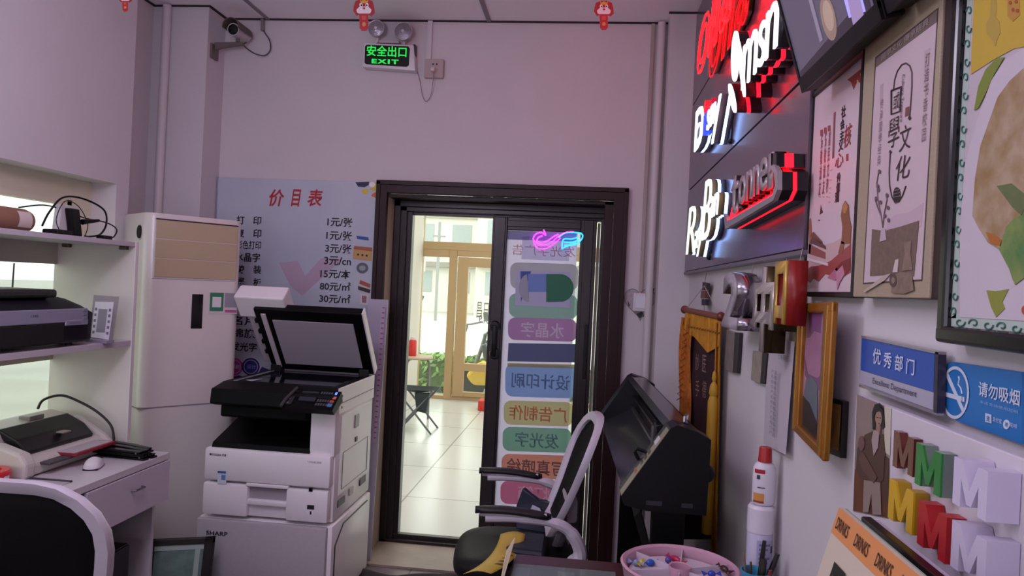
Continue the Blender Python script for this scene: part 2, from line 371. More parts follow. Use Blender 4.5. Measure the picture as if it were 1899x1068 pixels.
def scooter(label, x, y, rz, h, cover=None):
    t = thing('scooter', label, 'scooter', (x, y, GZ), rz)
    b_ = mat(h, .35)
    for px in (-.62, .62):
        MB().lathe((px, 0, .24), [(.13, -.05), (.24, -.05), (.24, .05), (.13, .05)], 20, (0, 1, 0)).build('wheel', mat('1c1c1d', .7), t, local=True)
    MB().prism([(-.75, -.13, .35), (-.2, -.13, .3), (.28, -.13, .3), (.45, -.13, .85), (.36, -.13, .87), (.16, -.13, .42), (-.15, -.13, .45), (-.22, -.13, .68), (-.8, -.13, .66)], (0, .26, 0), .03).build('body', b_, t, local=True)
    MB().box(-.78, -.14, -.14, .14, .66, .76, .03).build('seat', mat('262324', .6), t, local=True)
    m = MB(); m.tube([(.62, 0, .24), (.45, 0, .8), (.40, 0, 1.0)], .03); m.tube([(.3, -.33, 1.05), (.40, -.1, 1.0), (.40, .1, 1.0), (.3, .33, 1.05)], .018); m.build('handlebar', mat('595a5c', .4), t, local=True)
    MB().cyl((.2, -.33, 1.08), (.26, -.36, 1.22), .05).build('mirror', mat('333436', .3), t, local=True)
    if cover: MB().prism([(.18, -.3, .28), (.5, -.3, .26), (.62, -.3, .40), (.42, -.3, .62), (.28, -.3, .6)], (0, .6, 0), .05).build('wind_apron', mat(cover, .7), t, local=True)
    return t
scooter('white parked scooter behind the upper glass of the shop door', B(896, 640, 13.0).x, 13.0, 150, 'dfe1df')
scooter('parked scooter with a yellow apron behind the lower glass of the shop door', B(884, 700, 10.72).x + .5, 10.72, 176, '3a3d42', 'd9b13a')
scooter('small dark scooter parked far across the street', -6.6, 27, 80, '3f5a55')
# ------------------------------------------------------------------ things in the vestibule
def side_table():
    x, y = -1.98, 8.35; t = thing('side_table', 'small round side table with a red bottle on it in the vestibule', 'table', (x, y, FZ)); z = .66
    MB().lathe((x, y, z), [(.0001, 0), (.22, 0), (.225, .012), (.22, .025), (.0001, .025)], 28).build('tabletop', mat('b9a78f', .5), t, True)
    for a_ in (20, 140, 260):
        ca, sa = math.cos(math.radians(a_)), math.sin(math.radians(a_))
        MB().tube(smooth_path([(x + .08 * ca, y + .08 * sa, z - .005), (x + .17 * ca, y + .17 * sa, z - .03), (x + .19 * ca, y + .19 * sa, z - .15), (x + .2 * ca, y + .2 * sa, FZ)]), .014).build('leg', mat('8e908f', .3, metal=.6), t, True)
    b_ = thing('bottle', 'red thermos bottle standing on the small round vestibule table', 'bottle', (x - .02, y, z + .025))
    MB().lathe((x - .02, y, z + .0255), [(.0001, 0), (.045, 0), (.047, .01), (.047, .17), (.035, .19), (.0001, .19)], 20).build('body', mat('c8322c', .4), b_, True)
    MB().lathe((x - .02, y, z + .2155), [(.0001, 0), (.03, 0), (.03, .03), (.0001, .032)], 20).build('cap', mat('d6d0cc', .4), b_, True)
side_table()
def camp_stool():
    P_ = V((-1.77, 7.75, 0)); t = thing('folding_chair', 'dark folding camp chair on crossed metal legs in the vestibule', 'chair', (P_.x, P_.y, FZ))
    X = P_.x; Y = P_.y; zs = .40; hw, hd = .2, .18; leg = mat('74767a', .35, metal=.5); cl = mat('2c3438', .8)
    MB().grid(lambda u, v: (X - hw + 2 * hw * u, Y - hd + 2 * hd * v, zs - .05 * math.sin(math.pi * u) * math.sin(math.pi * v)), 10, 8).build('seat', cl, t, True)
    MB().prism([(X - .0, Y - hd, zs - .03), (X + .16, Y - hd, zs - .03), (X + .13, Y - hd, zs - .24), (X + .03, Y - hd, zs - .22)], (0, .06, 0)).build('storage_pouch', cl, t)
    for yy in (Y - hd, Y + hd):
        MB().tube([(X - hw, yy, FZ), (X + hw, yy + .012, zs)], .011).build('leg', leg, t, True); MB().tube([(X + hw, yy, FZ), (X - hw, yy - .012, zs)], .011).build('leg', leg, t, True)
    for yy in (Y - hd, Y + hd): MB().tube([(X - hw, yy, zs), (X - hw - .02, yy, zs + .32)], .011).build('back_post', leg, t, True)
    MB().box(X - hw - .03, X - hw - .01, Y - hd, Y + hd, zs + .14, zs + .32, .004).build('backrest', cl, t)
camp_stool()
tag(MB().box(sx(886, 755, 9.2), sx(886, 755, 9.2) + .3, 9.2, 9.45, FZ, FZ + .13, .01).build('plastic_crate', mat('c9362b', .5)), 'red plastic box on the vestibule floor by the shop door', 'box')
# ================================================================== things on the back wall
INK = mat('1a1624', .6); RED = mat('b3202a', .5)
ch = thing('price_board', 'pale blue price list board on the back wall left of the door', 'board', (-1.77, 4.19, .9))
zt = 2.13; MB().box(-2.255, -1.262, 4.176, 4.19, .9, zt, .002).build('panel', mat('b3bccb', .3, noise=.08, scale=2, h2='c0c8d4'), ch)
MB().box(-2.258, -2.25, 4.173, 4.19, .9, zt + .002).build('edge_strip', mat('8d93a4', .4), ch)
y_ = 4.1745
for s_, xc, wp in (('价', 513, 28), ('目', 549, 18), ('表', 584, 28)): tB('title', s_, xc, 367, wp, 32, RED, ch, y=y_, shear=.18, bold=.02)
for a_, b_, yc in (('打', '印', 408), ('复', '印', 432), ('胶', '装', 499), ('展', '板', 523)):
    tB('row_text', a_, 446, yc, 15, 16, INK, ch, y=y_, bold=.02); tB('row_text', b_, 477, yc + 1, 15, 16, INK, ch, y=y_, bold=.02)
tB('row_text', '彩色打印', 461, 454, 46, 16, INK, ch, y=y_, bold=.015); tB('row_text', '水晶字', 459, 477, 47, 17, INK, ch, y=y_, bold=.02)
for s_, yc, xc, wp in (('名片', 595, 452, 44), ('锦旗', 618, 452, 44), ('发光字', 643, 452, 48), ('喷绘', 549, 460, 40)): tB('row_text', s_, xc, yc, wp, 17, INK, ch, y=y_, bold=.02)
for s_, x0, x1, yc in (('1元/张', 607, 654, 412), ('1元/张', 605, 653, 437), ('3元/张', 603, 652, 461), ('3元/cn', 601, 651, 484), ('15元/本', 594, 650, 508), ('80元/㎡', 593, 650, 531), ('30元/㎡', 592, 650, 554)):
    tB('price', s_, (x0 + x1) / 2, yc, x1 - x0, 17, INK, ch, y=y_, bold=.02)
# pictures printed on the board
pB('print', [(517, 487), (552, 484), (566, 512), (596, 478), (634, 480), (592, 520), (560, 548), (538, 530)], mat('b7a3b8', .5), ch, y=y_ + .0008)
pB('print', [(661, 437), (683, 440), (684, 446), (662, 443)], mat('2a50a0', .5), ch, y=y_)
pB('print', [(656, 459), (690, 463), (689, 484), (654, 480)], mat('c39a5b', .5), ch, y=y_); pB('print', [(657, 456), (690, 459), (690, 466), (656, 462)], mat('a5583f', .5), ch, y=y_ - .0008)
for k in range(3): pB('print', ell(664 + 8 * k, 472 + k, 2, 2, 8), INK, ch, y=y_ - .0008)
pB('print', ell(672, 497, 11, 10), mat('54606a', .4), ch, y=y_); pB('print', ell(672, 497, 6, 5), mat('98a0a4', .4), ch, y=y_ - .0008)
pB('print', [(668, 519), (687, 527), (686, 534), (666, 526)], mat('a9543a', .5), ch, y=y_); pB('print', [(664, 530), (687, 537), (686, 544), (664, 537)], mat('3d2220', .5), ch, y=y_)
pB('print', [(668, 544), (684, 546), (682, 566), (668, 564)], mat('d7cfd0', .5), ch, y=y_); pB('print', [(671, 548), (680, 549), (679, 562), (671, 561)], mat('8f6a70', .5), ch, y=y_ - .0008)
pB('print', [(659, 338), (684, 337), (686, 342), (676, 347), (664, 346)], mat('23264f', .5), ch, y=y_); pB('print', ell(690, 342, 6, 5, 12), mat('f0efe8', .5), ch, y=y_ - .0008)
pB('print', [(688, 338), (703, 339), (702, 352), (692, 354), (684, 350), (694, 347)], mat('d9b93a', .5), ch, y=y_ - .0004); pB('print', ell(677, 355, 6, 5, 12), mat('d8c23c', .5), ch, y=y_); pB('print', [(692, 358), (702, 354), (702, 370), (688, 363)], mat('d8683f', .5), ch, y=y_)
# round marks and the violet foot of the board
pB('print', [(428, 702), (428, 690), (462, 703), (476, 694), (486, 680), (510, 690), (540, 703), (700, 715), (700, 740), (428, 730)], mat('332a68', .5), ch, y=y_ + .0005)
for xc, h_ in ((434, 'b04a9c'), (465, '2a2769')):
    pB('print', ell(xc, 680, 18, 18, 28), mat('c9c4dc', .5), ch, y=y_); pB('print', ell(xc, 680, 16.5, 16.5, 28), mat(h_, .5), ch, y=y_ - .0008)
    pB('print', ell(xc, 680, 13, 13, 28), mat('c9c4dc', .5), ch, y=y_ - .0014); pB('print', ell(xc, 680, 12, 12, 28), mat(h_, .5), ch, y=y_ - .002)
tB('print', '印刷', 436, 680, 16, 8, mat('e5d8ea', .5), ch, y=y_ - .003); tB('print', '设计', 466, 680, 17, 8, mat('8a90d0', .5), ch, y=y_ - .003)

# exit sign with two emergency lamp heads
ex = thing('exit_sign', 'green lit exit sign with two round emergency lamps on the back wall', 'sign', B(722, 104, 4.17)); ye = 4.135
def R4(pts, y, th, bev=.003): return MB().prism([B(a, b, y) for a, b in pts], (0, th, 0), bev)
R4([(674, 79), (767, 83), (770, 131), (672, 124)], ye, 4.2 - ye, .006).build('housing', mat('dcd9dc', .35), ex, True)
R4([(680, 83), (757, 86), (760, 90), (758, 121), (754, 124), (679, 119), (676, 116), (677, 86)], ye - .002, .003, 0).build('screen', mat('04120a', .25), ex)
GREEN = mat('1fd84a', .4, emit=.9)
GR = V((1, 0, -.022)).normalized()
tB('lettering', '安全出口', 717, 95, 74, 20, GREEN, ex, y=ye - .003, right=GR, bold=.018)
tB('lettering', 'EXIT', 714, 114, 50, 8.5, GREEN, ex, y=ye - .003, right=GR, bold=.045, spacing=1.3)
R4([(703, 73.5), (740, 75), (740, 80), (703, 79)], 4.15, .04).build('clip', mat('b9b2b8', .4), ex)
for xc, yc, rr in ((698, 53, 16.5), (748, 58.5, 18)):
    c_ = B(xc, yc, 4.12); r_ = rr / 1340 * 4.12
    lh = MB().lathe(c_, [(.0001, .055), (r_ * .5, .05), (r_ * .92, .02), (r_, .0), (r_ * .97, -.008), (r_ * .9, -.006)], 28, (0, 1, 0)).build('lamp_head', mat('b5aeb3', .35, metal=.2), ex, True)
    MB().lathe(c_ + V((0, -.004, 0)), [(.0001, -.012), (r_ * .5, -.011), (r_ * .9, -.002), (r_ * .88, .004), (.0001, .004)], 28, (0, 1, 0)).build('lens', mat('9c97a0', .12, metal=.55, bump=.6, scale=120), lh, True)
    MB().lathe(c_ + V((0, -.016, 0)), [(.0001, -.002), (r_ * .16, 0), (r_ * .16, .01)], 12, (0, 1, 0)).build('bulb', mat('dcd8d6', .2), lh, True)
    MB().tube([c_ + V((0, .03, -r_ * .6)), c_ + V((0, .03, -r_ - .012)), B(xc - 2, 80, 4.15)], .008).build('lamp_arm', mat('d2ced2', .4), ex, True)
MB().box(*(lambda a, b: (a.x, b.x))(B(765, 90, ye), B(769, 90, ye)), ye + .01, 4.19, *(lambda a, b: (b.z, a.z))(B(767, 88), B(767, 108))).build('side_panel', mat('22202a', .4), ex)
# socket, plug and loop of cord
so = thing('wall_socket', 'grey wall socket with a plug right of the exit sign', 'socket', B(806, 130, 4.2)); a, b = B(790, 112), B(823, 147)
MB().box(a.x, b.x, 4.17, 4.2, b.z, a.z, .004).build('cover_plate', mat('b3a39f', .45), so)
for px in (803, 810): MB().cyl(B(px, 119, 4.168), B(px, 119, 4.173), .005, n=10).build('socket_hole', BLACK, so)
pl = thing('plug', 'pale two-pin plug in the grey wall socket', 'plug', B(804, 130, 4.165))
MB().lathe(B(804, 131, 4.17), [(.0001, -.035), (.011, -.034), (.017, -.012), (.017, 0), (.0001, 0)], 14, (0, 1, 0)).build('plug_body', mat('d2c6c0', .5), pl, True)
MB().tube(smooth_path([B(804, 133, 4.14), B(803, 150, 4.16), B(799, 176, 4.18), B(790, 188, 4.188), B(783, 176, 4.19), B(779, 152, 4.19), B(772, 128, 4.185), B(767, 122, 4.18)]), .0022, 6).build('cord', mat('8e8286', .5), pl, True)
# surveillance camera on a bracket
cc = thing('security_camera', 'grey dome-hooded surveillance camera on a wall bracket in the left corner', 'camera', B(394, 90, 4.1))
GY = mat('6d615f', .45); yb = 4.06
MB().prism([(-2.262, yb - .03, B(0, 77, yb).z + .0), (-2.262, yb + .05, B(0, 77, yb).z), (-2.262, yb + .05, B(0, 77, yb).z - .085), (-2.262, yb - .03, B(0, 77, yb).z - .085)], (.014, 0, 0), .003).build('mount_plate', GY, cc)
p0, p1 = B(390, 80, yb), B(449, 82, yb)
MB().prism([B(397, 78, yb - .012), B(449, 77, yb - .012), B(449, 83, yb - .012), B(420, 85, yb - .012), B(398, 92, yb - .012)], (0, .024, 0), .003).build('arm', GY, cc)
c0 = B(440, 60, yb - .03); body = MB().cyl(c0 + V((0, -.05, 0)), c0 + V((0, .1, .01)), .036, n=24).build('body', mat('b9b3b8', .3), cc, True)
MB().lathe(c0 + V((0, -.052, 0)), [(.0001, -.004), (.03, 0), (.032, .006)], 24, (0, 1, 0)).build('lens', mat('0a090c', .1), body, True)
rg = []
for yy in (-.085, .09): rg.append([c0 + V((r * math.cos(t), yy, .008 + r * math.sin(t))) for r, ts in ((.05, range(-10, 191, 20)), (.046, range(190, -11, -20))) for t in [math.radians(q) for q in ts]])
MB().loft(rg).build('hood', mat('5f544e', .45), cc, True)
MB().cyl(B(441, 72, yb - .01), B(441, 78, yb - .01), .012).build('pivot', GY, cc, True)
MB().tube(smooth_path([c0 + V((.02, .08, -.03)), B(452, 84, 4.1), B(470, 98, 4.15), B(490, 103, 4.17), B(501, 93, 4.18), B(500, 75, 4.18), B(488, 55, 4.18), B(487, 36, 4.18)]), .0038, 6).build('cable', mat('4a3f46', .5), cc, True)
MB().cyl(B(487, 57, 4.18), B(487, 36, 4.18), .011).build('cable_joint', mat('83787b', .5), cc, True)
# light switch with a heart-shaped decal
sw = thing('light_switch', 'white light switch on a heart-shaped decal right of the door', 'switch', B(1190, 562, 4.2))
hp = []
for k in range(48):
    t_ = 2 * math.pi * k / 48; hp.append((1187 + 29 * math.sin(t_) ** 3 * 1.0, 560 - 2.05 * (13 * math.cos(t_) - 5 * math.cos(2 * t_) - 2 * math.cos(3 * t_) - math.cos(4 * t_))))
pB('decal', hp, mat('b9aeb6', .5, noise=.2, scale=60), sw, y=4.1985); hq = [(1187 + (x - 1187) * .93, 561 + (y - 561) * .93) for x, y in hp]
MB().tube([B(x, y, 4.1975) for x, y in hp], .0022, 6, closed=True).build('decal_border', mat('8f8488', .5), sw)
for q in ([(1206, 538), (1214, 534), (1211, 545)], [(1180, 582), (1190, 578), (1196, 586), (1186, 590)], [(1164, 556), (1168, 566), (1166, 572)]): pB('decal_flower', q, mat('352b30', .6), sw, y=4.1975)
a, b = B(1174, 543), B(1208, 578)
MB().box(a.x, b.x, 4.162, 4.198, b.z, a.z, .004).build('switch_box', mat('d5cfd2', .4), sw); a, b = B(1178, 549, 4.16), B(1204, 573, 4.16)
MB().box(a.x, b.x, 4.156, 4.164, b.z, a.z, .003).build('rocker', mat('d9dfe6', .3), sw); a, b = B(1178, 560, 4.155), B(1204, 573, 4.155)
# ---------------- paper pendants hanging from the ceiling
def pendant(label, px, y, k=1.0, dy=0):
    c_ = B(px, 26 + dy, y); t = thing('paper_pendant', label, 'decoration', (c_.x, y, c_.z), 0); q = lambda x, yy, o=0: B(px + x * k, 26 + dy + yy * k, y - o)
    pr = lambda nm, pts, h, o, th=.002: MB().prism([q(x, yy, o) for x, yy in pts], (0, th, 0)).build(nm, mat(h, .5), t)
    pr('face_card', [(-19, -14), (-16, -24), (-6, -28), (6, -28), (16, -24), (19, -12), (20, -2), (13, 4), (10, 2), (-10, 1), (-14, 3), (-20, -6)], 'a5262c', 0)
    pr('face_print', [(-14, -8), (-8, -14), (8, -14), (14, -8), (12, -2), (4, 1), (-6, 1), (-13, -3)], 'e3dcdc', .0015)
    pr('crown', [(-9, -31), (-5, -24), (0, -27), (5, -24), (10, -30), (6, -20), (-6, -20)], 'd3a13c', .0015)
    for sx_ in (-1, 1): pr('eye', [(5.5 * sx_ + 3 * math.cos(a), -17 + 3.4 * math.sin(a)) for a in [2 * math.pi * i / 12 for i in range(12)]], 'f2eeee', .002); pr('pupil', [(5 * sx_ + 1.4 * math.cos(a), -16.5 + 1.8 * math.sin(a)) for a in [2 * math.pi * i / 10 for i in range(10)]], '17131a', .003)
    pr('nose', [(-3, -11), (0, -13), (3, -11), (0, -8)], 'b3202a', .0025)
    pr('tongue', [(-9, -1), (8, -1), (8, 26), (4, 31), (-4, 31), (-8, 26)], 'b02c35', .002); pr('tongue_print', [(3.6 * math.cos(a), 19 + 4 * math.sin(a)) for a in [2 * math.pi * i / 14 for i in range(14)]], 'd28a4a', .004)
    pr('tongue_print', [(-4, 3), (4, 3), (4, 11), (-4, 11)], 'c9504a', .004)
    MB().cyl(q(0, -28), V((c_.x, y, 3.1)), .001, n=6).build('string', mat('c9b9b9', .6), t)
pendant('red paper lion-head pendant with a long tongue hanging beside the exit sign', 675, 3.4)
pendant('red paper lion-head pendant hanging from the ceiling above the door', 1120, 3.4, .92, 1)
pendant('red paper pendant at the left ceiling edge above the window wall', 232, 2.9, .62, -24)
# ================================================================== sliding door leaf with printed film and a neon sign
lf = thing('sliding_door', 'dark bronze sliding door leaf with printed translucent film, right half of the doorway', 'door', (-.25, 4.37, FZ))
yl0, yl1 = 4.345, 4.385; xa, xb, xc, xd = -.583, -.492, -.05, .046; zlt = 1.972; zgt = 1.895; zgb = FZ + .26
m = MB(); m.box(xa, xb, yl0, yl1, FZ + .06, zlt, .004); m.box(xa + .012, xb - .012, yl0 - .008, yl0 + .01, FZ + .062, zlt - .002, .003)
m.box(xc, xd, yl0, yl1, FZ + .06, zlt, .004); m.box(xc + .02, xd - .02, yl0 - .008, yl0 + .01, FZ + .062, zlt - .002, .003)
m.box(xb, xc, yl0 + .001, yl1 - .001, zgt, zlt, .004); m.box(xb, xc, yl0 - .006, yl0 + .012, zgt + .02, zlt - .02, .003); m.box(xb, xc, yl0 + .001, yl1 - .001, FZ + .06, zgb, .004)
m.build('leaf_frame', ALU, lf)
struct(MB().box(.05, .068, 4.40, 4.42, FZ + .06, 1.96).build('trim_bright_gap', mat('cfc9c2', .5)))  # pale strip put in for the light showing between leaf and jamb
MB().box(xb, xc - .018, 4.366, 4.370, zgb, zgt).build('glass_film', film_mat('dcd9ea', .85), lf)
MB().box(xc - .018, xc, 4.366, 4.370, zgb, zgt).build('clear_edge', clear_mat('f4f6f6', .05), lf)
h = MB(); hd = lf
hx = B(917, 630, 4.33).x
hb = MB().box(hx - .014, hx + .014, 4.30, 4.325, B(917, 660, 4.33).z, B(917, 603, 4.33).z, .006).build('pull_handle', BLACK, lf, True)
for yy in (605, 656): MB().lathe(B(917, yy, 4.318), [(.0001, -.012), (.028, -.01), (.034, .0), (.034, .026), (.0001, .026)], 20, (0, 1, 0)).build('rosette', BLACK, hb, True)
MB().box(.0, .022, 4.335, 4.345, 1.02, 1.35, .003).build('pull_strip', BLACK, lf)
yf = 4.3645
def rrect(x0, y0, x1, y1, r=14, sl=.03):
    p = []
    for cx_, cy_, a0 in ((x1 - r, y0 + r, -90), (x1 - r, y1 - r, 0), (x0 + r, y1 - r, 90), (x0 + r, y0 + r, 180)):
        p += [(cx_ + r * math.cos(math.radians(a0 + 90 * i / 6)), cy_ + r * math.sin(math.radians(a0 + 90 * i / 6)) + sl * (cx_ - (x0 + x1) / 2)) for i in range(7)]
    return p
for (x0, y0, x1, y1, h_, s_, th_, tw) in ((946, 488, 1072, 537, 'd9dcdc', None, 0, 0), (944, 545, 1071, 590, 'bfdccf', None, 0, 0), (942, 590, 1070, 632, 'd3b7d4', '水晶字', 'f2ecf6', 80),
        (937, 676, 1068, 737, 'bcd6ee', '设计印刷', '6f8cab', 108), (934, 744, 1062, 789, 'e8e8bd', '广告制作', 'db8d6c', 108), (932, 793, 1060, 838, 'b6ddc6', '发光字', '7ba09d', 82),
        (930, 843, 1056, 888, 'f2c8b0', '写真喷绘', '8d6a6a', 108), (928, 893, 1052, 936, 'e9adc2', '灯箱', 'f6e6ee', 60)):
    MB().prism([B(a, b, yf) for a, b in rrect(x0, y0, x1, y1)], (0, .0006, 0)).build('printed_pill', film_mat(h_, .7), lf)
    if s_: tB('printed_word', s_, (x0 + x1) / 2, (y0 + y1) / 2 + 1, tw, 28, film_mat(th_, .4), lf, y=yf - .001, mirror=True, bold=.012)
tB('printed_word', '发光字广告', 1008, 465, 118, 20, film_mat('c9a3a3', .4), lf, y=yf - .0006, mirror=True)
tB('printed_word', '6666', 960, 950, 44, 11, film_mat('e2dfe8', .4), lf, y=yf - .0006, mirror=True)
MB().prism([B(a, b, yf) for a, b in ((943, 636), (1069, 638), (1068, 672), (941, 670))], (0, .0006, 0)).build('film_band', film_mat('6d7aa0', .3), lf)  # reflection of the transom, put into the film colour as a dark band
MB().prism([B(a, b, yf - .0006) for a, b in ((941, 673), (1068, 676), (1068, 683), (941, 680))], (0, .0006, 0)).build('film_band', film_mat('dfd8b2', .6), lf)
MB().prism([B(a, b, yf) for a, b in ((941, 428), (1069, 432), (1069, 448), (941, 444))], (0, .0004, 0)).build('film_band', film_mat('9fa6cc', .3), lf)
pc = thing('payment_card', 'pale card with blue and green blocks stuck on the door film', 'card', B(1008, 535, 4.36)); yk = 4.362
pB('card', [(957, 500), (1058, 505), (1057, 571), (955, 566)], mat('b4b8d6', .45), pc, y=yk)
pB('print', [(965, 503), (985, 503), (966, 560)], mat('2f4a9c', .5), pc, y=yk - .001)
pB('print', [(979, 508), (1013, 508), (1013, 541), (979, 541)], mat('6e8cd0', .5), pc, y=yk - .0018)
pB('print', [(1013, 508)] + ell(1038, 534, 26, 26, 14, -90, 90) + [(1013, 560)], mat('15704f', .5), pc, y=yk - .0018)
pB('print', ell(981, 534, 19, 26, 14, 90, 270) + [(981, 541), (981, 508)], mat('9fa4b4', .5), pc, y=yk - .0012)
# neon sign: magenta swoosh and blue flag
ns = thing('neon_sign', 'pink and blue neon tube sign hung at the top of the door glass', 'neon sign', B(1035, 430, 4.33)); yn = 4.335
PK = mat('f03cf0', .4, emit=3.0); BL = mat('2a9cff', .4, emit=2.6)
def neon(nm, pts, m_, p, r=.0045, closed=False): return MB().tube(smooth_path([B(a, b, yn) for a, b in pts]), r, 6).build(nm, m_, p, True)
neon('pink_tube', [(1008, 426), (1012, 436), (1004, 431), (994, 434), (989, 443), (995, 452), (1008, 455), (1022, 450), (1036, 438), (1050, 431), (1064, 430)], PK, ns)
neon('pink_tube', [(1006, 437), (998, 441), (996, 447), (1004, 450), (1016, 446), (1028, 438), (1036, 434)], PK, ns)
neon('pink_tube', [(989, 446), (994, 458), (1008, 462), (1024, 455), (1040, 441)], PK, ns, .003)
neon('blue_tube', [(1036, 440), (1048, 432), (1064, 431), (1078, 433), (1080, 441), (1070, 452), (1056, 455), (1042, 461)], BL, ns)
neon('blue_tube', [(1042, 461), (1045, 444), (1060, 443), (1072, 440)], BL, ns); neon('blue_tube', [(1046, 449), (1062, 449), (1074, 444)], BL, ns); neon('blue_tube', [(1046, 455), (1060, 454), (1068, 450)], BL, ns)
MB().box(B(990, 0, 4.345).x, B(1078, 0, 4.345).x, 4.341, 4.344, B(0, 464, 4.35).z + .09, B(0, 424, 4.35).z + .09).build('backing', clear_mat('e8e8f2', .08), ns)
# ================================================================== floor-standing air conditioner in the left corner
CREAM = mat('d5cecb', .28, noise=.03, scale=3)
ac = thing('air_conditioner', 'tall white floor-standing air conditioner in the left back corner', 'air conditioner', (-1.98, 3.49, FZ), 50)
AH = 1.83 - FZ
def rr2(w, d, r, n=6):   # rounded-front cross-section, local x/y, front at y=0
    p = [(w / 2, d), (-w / 2, d)]
    for i in range(n + 1): a = math.radians(180 + 90 * i / n); p.append((-w / 2 + r + r * math.cos(a), r + r * math.sin(a)))
    for i in range(n + 1): a = math.radians(270 + 90 * i / n); p.append((w / 2 - r + r * math.cos(a), r + r * math.sin(a)))
    return p
MB().loft([[(x, y, z) for x, y in rr2(.485, .345, .05)] for z in (0, AH - .015)] + [[(x * .98, y * .98 + .004, AH) for x, y in rr2(.485, .345, .05)]]).build('body', CREAM, ac, True, True)
MB().box(-.2445, .2445, -.002, .2, .93, .936).build('panel_seam', mat('8f8890', .5), ac, local=True)
# louvre window
lz0, lz1 = 1.515 - FZ, 1.80 - FZ
MB().box(-.205, .208, -.004, .02, lz0 - .008, lz1 + .008, .004).build('louvre_frame', mat('c9c2c6', .25), ac, local=True)
lv = MB(); hgt = (lz1 - lz0) / 3
for k in range(3): lv.box(-.198, .208, -.0075 + .001 * k, .01, lz0 + hgt * k + .0015, lz0 + hgt * (k + 1) - .0015, .002)
lv.build('louvre', mat('b5a488', .3), ac, local=True)
MB().box(-.2, .21, -.006, .006, lz1 - .002, lz1 + .004).build('louvre_shadow_gap', mat('241d22', .6), ac, local=True)
MB().box(-.01, .045, -.004, .01, 1.262 - FZ, 1.437 - FZ, .002).build('display', mat('120d10', .12), ac, local=True)
MB().lathe((-.2435, .085, 1.735 - FZ), [(.034, 0), (.04, .004), (.04, -.012), (.0001, -.012)], 24, (-1, 0, 0)).build('pipe_collar', CREAM, ac, True, True)
MB().cyl((-.2415, .085, 1.735 - FZ), (-.25, .085, 1.735 - FZ), .032, n=24).build('pipe_hole', mat('07060a', .9), ac, local=True)
# payment sticker without its codes
st = thing('sticker', 'green and white payment sticker on the front of the air conditioner', 'sticker', (-1.86, 3.6, 1.4), 50)
def acp(x, z, o=.002): v = ROOTM[ac.name] @ V((x, -o, z - FZ)); return v
def acq(nm, x0, x1, z0, z1, h_, o): MB().prism([acp(x0, z0, o), acp(x1, z0, o), acp(x1, z1, o), acp(x0, z1, o)], (ROOTM[ac.name].to_3x3() @ V((0, .0006, 0)))).build(nm, mat(h_, .5), st)
acq('backing', .075, .225, 1.337, 1.45, 'cfc7cb', .0015); acq('green_field', .08, .15, 1.352, 1.447, '2f7f5c', .0025); acq('white_field', .092, .138, 1.372, 1.425, 'e0dcdf', .0035)
acq('grey_field', .157, .222, 1.372, 1.447, '9a93a0', .0025); acq('pink_strip', .16, .222, 1.345, 1.358, 'c25590', .0025)
# ================================================================== copier on its cabinet
CW = mat('efeaed', .35, noise=.02, scale=4); CG = mat('b5b0b4', .5, noise=.05, scale=40); CB = mat('050506', .5, spec=.15)
X0, X1, Y0, Y1 = -1.785, -1.15, 3.3, 3.92
cab = thing('printer_cabinet', 'grey cabinet on the floor carrying the office copier', 'cabinet', (-1.47, 3.6, FZ))
MB().box(X0 - .02, X1 + .01, Y0 + .02, Y1, FZ + .02, .375, .006).build('body', CW, cab, True)
MB().box(X0 - .02, X1 - .012, Y0 - .004, Y0 + .03, FZ + .03, .372, .008).build('front_door', CG, cab, True)
MB().box(X0, X1 - .01, Y0 + .03, Y1 - .02, FZ, FZ + .03).build('plinth', mat('4a464b', .6), cab)
tB('lettering', 'SHARP', 402, 989, 40, 8, mat('4a4048', .4, metal=.4), cab, y=Y0 - .006, bold=.03, spacing=1.05)
MB().tube([(X1 + .012, 3.36, FZ + .05), (X1 + .012, 3.36, .27), (X1 + .012, 3.47, .345), (X1 + .012, 3.86, .345)], .0035, 6).build('side_groove', mat('3b363b', .6), cab)
cp = thing('photocopier', 'white and black office copier with raised lid on the grey cabinet', 'copier', (-1.47, 3.6, .385))
MB().box(X0 + .01, X1, Y0 + .045, Y1, .385, .71, .008).build('body', CW, cp, True)
# front: paper drawer, upper cover, tall right column
yF = Y0
dr = MB(); xh0, xh1 = B(458, 930, yF).x, B(529, 930, yF).x
dr.box(X0, xh0, yF, yF + .05, .392, .545, .012); dr.box(xh1, X1 - .012, yF, yF + .05, .392, .545, .012); dr.box(xh0 - .01, xh1 + .01, yF + .03, yF + .055, .392, .55, .003); dr.box(xh0 - .01, xh1 + .01, yF, yF + .045, .541, .556, .003); dr.box(xh0 - .004, xh1 + .004, yF + .005, yF + .05, .452, .478, .006)
dw = dr.build('paper_drawer', CW, cp, True)
MB().box(xh0, xh1, yF + .026, yF + .03, .478, .541).build('drawer_grip', mat('a29ca2', .5), dw)
a, b = B(570, 936, yF), B(582, 955, yF)
MB().box(a.x, b.x, yF - .002, yF + .004, b.z, a.z).build('drawer_label', mat('efecee', .5), dw); MB().box(a.x, b.x, yF - .003, yF + .003, (a.z + b.z) / 2 + .003, a.z).build('drawer_icon', INK, dw)
tB('drawer_number', '1', 576, 951, 3, 6, INK, dw, y=yF - .003)
uc = MB(); uc.box(X0, X1 - .008, yF + .002, yF + .06, .556, .712, .014); cov = uc.build('front_cover', CW, cp, True)
a, b = B(404, 873, yF), B(419, 898, yF); lb = MB().box(a.x, b.x, yF - .001, yF + .004, b.z, a.z).build('energy_label', mat('d5dce6', .5), cov)
a, b = B(404, 873, yF), B(419, 878, yF); MB().box(a.x, b.x, yF - .002, yF + .003, b.z, a.z).build('label_band', mat('3f62a5', .5), cov)
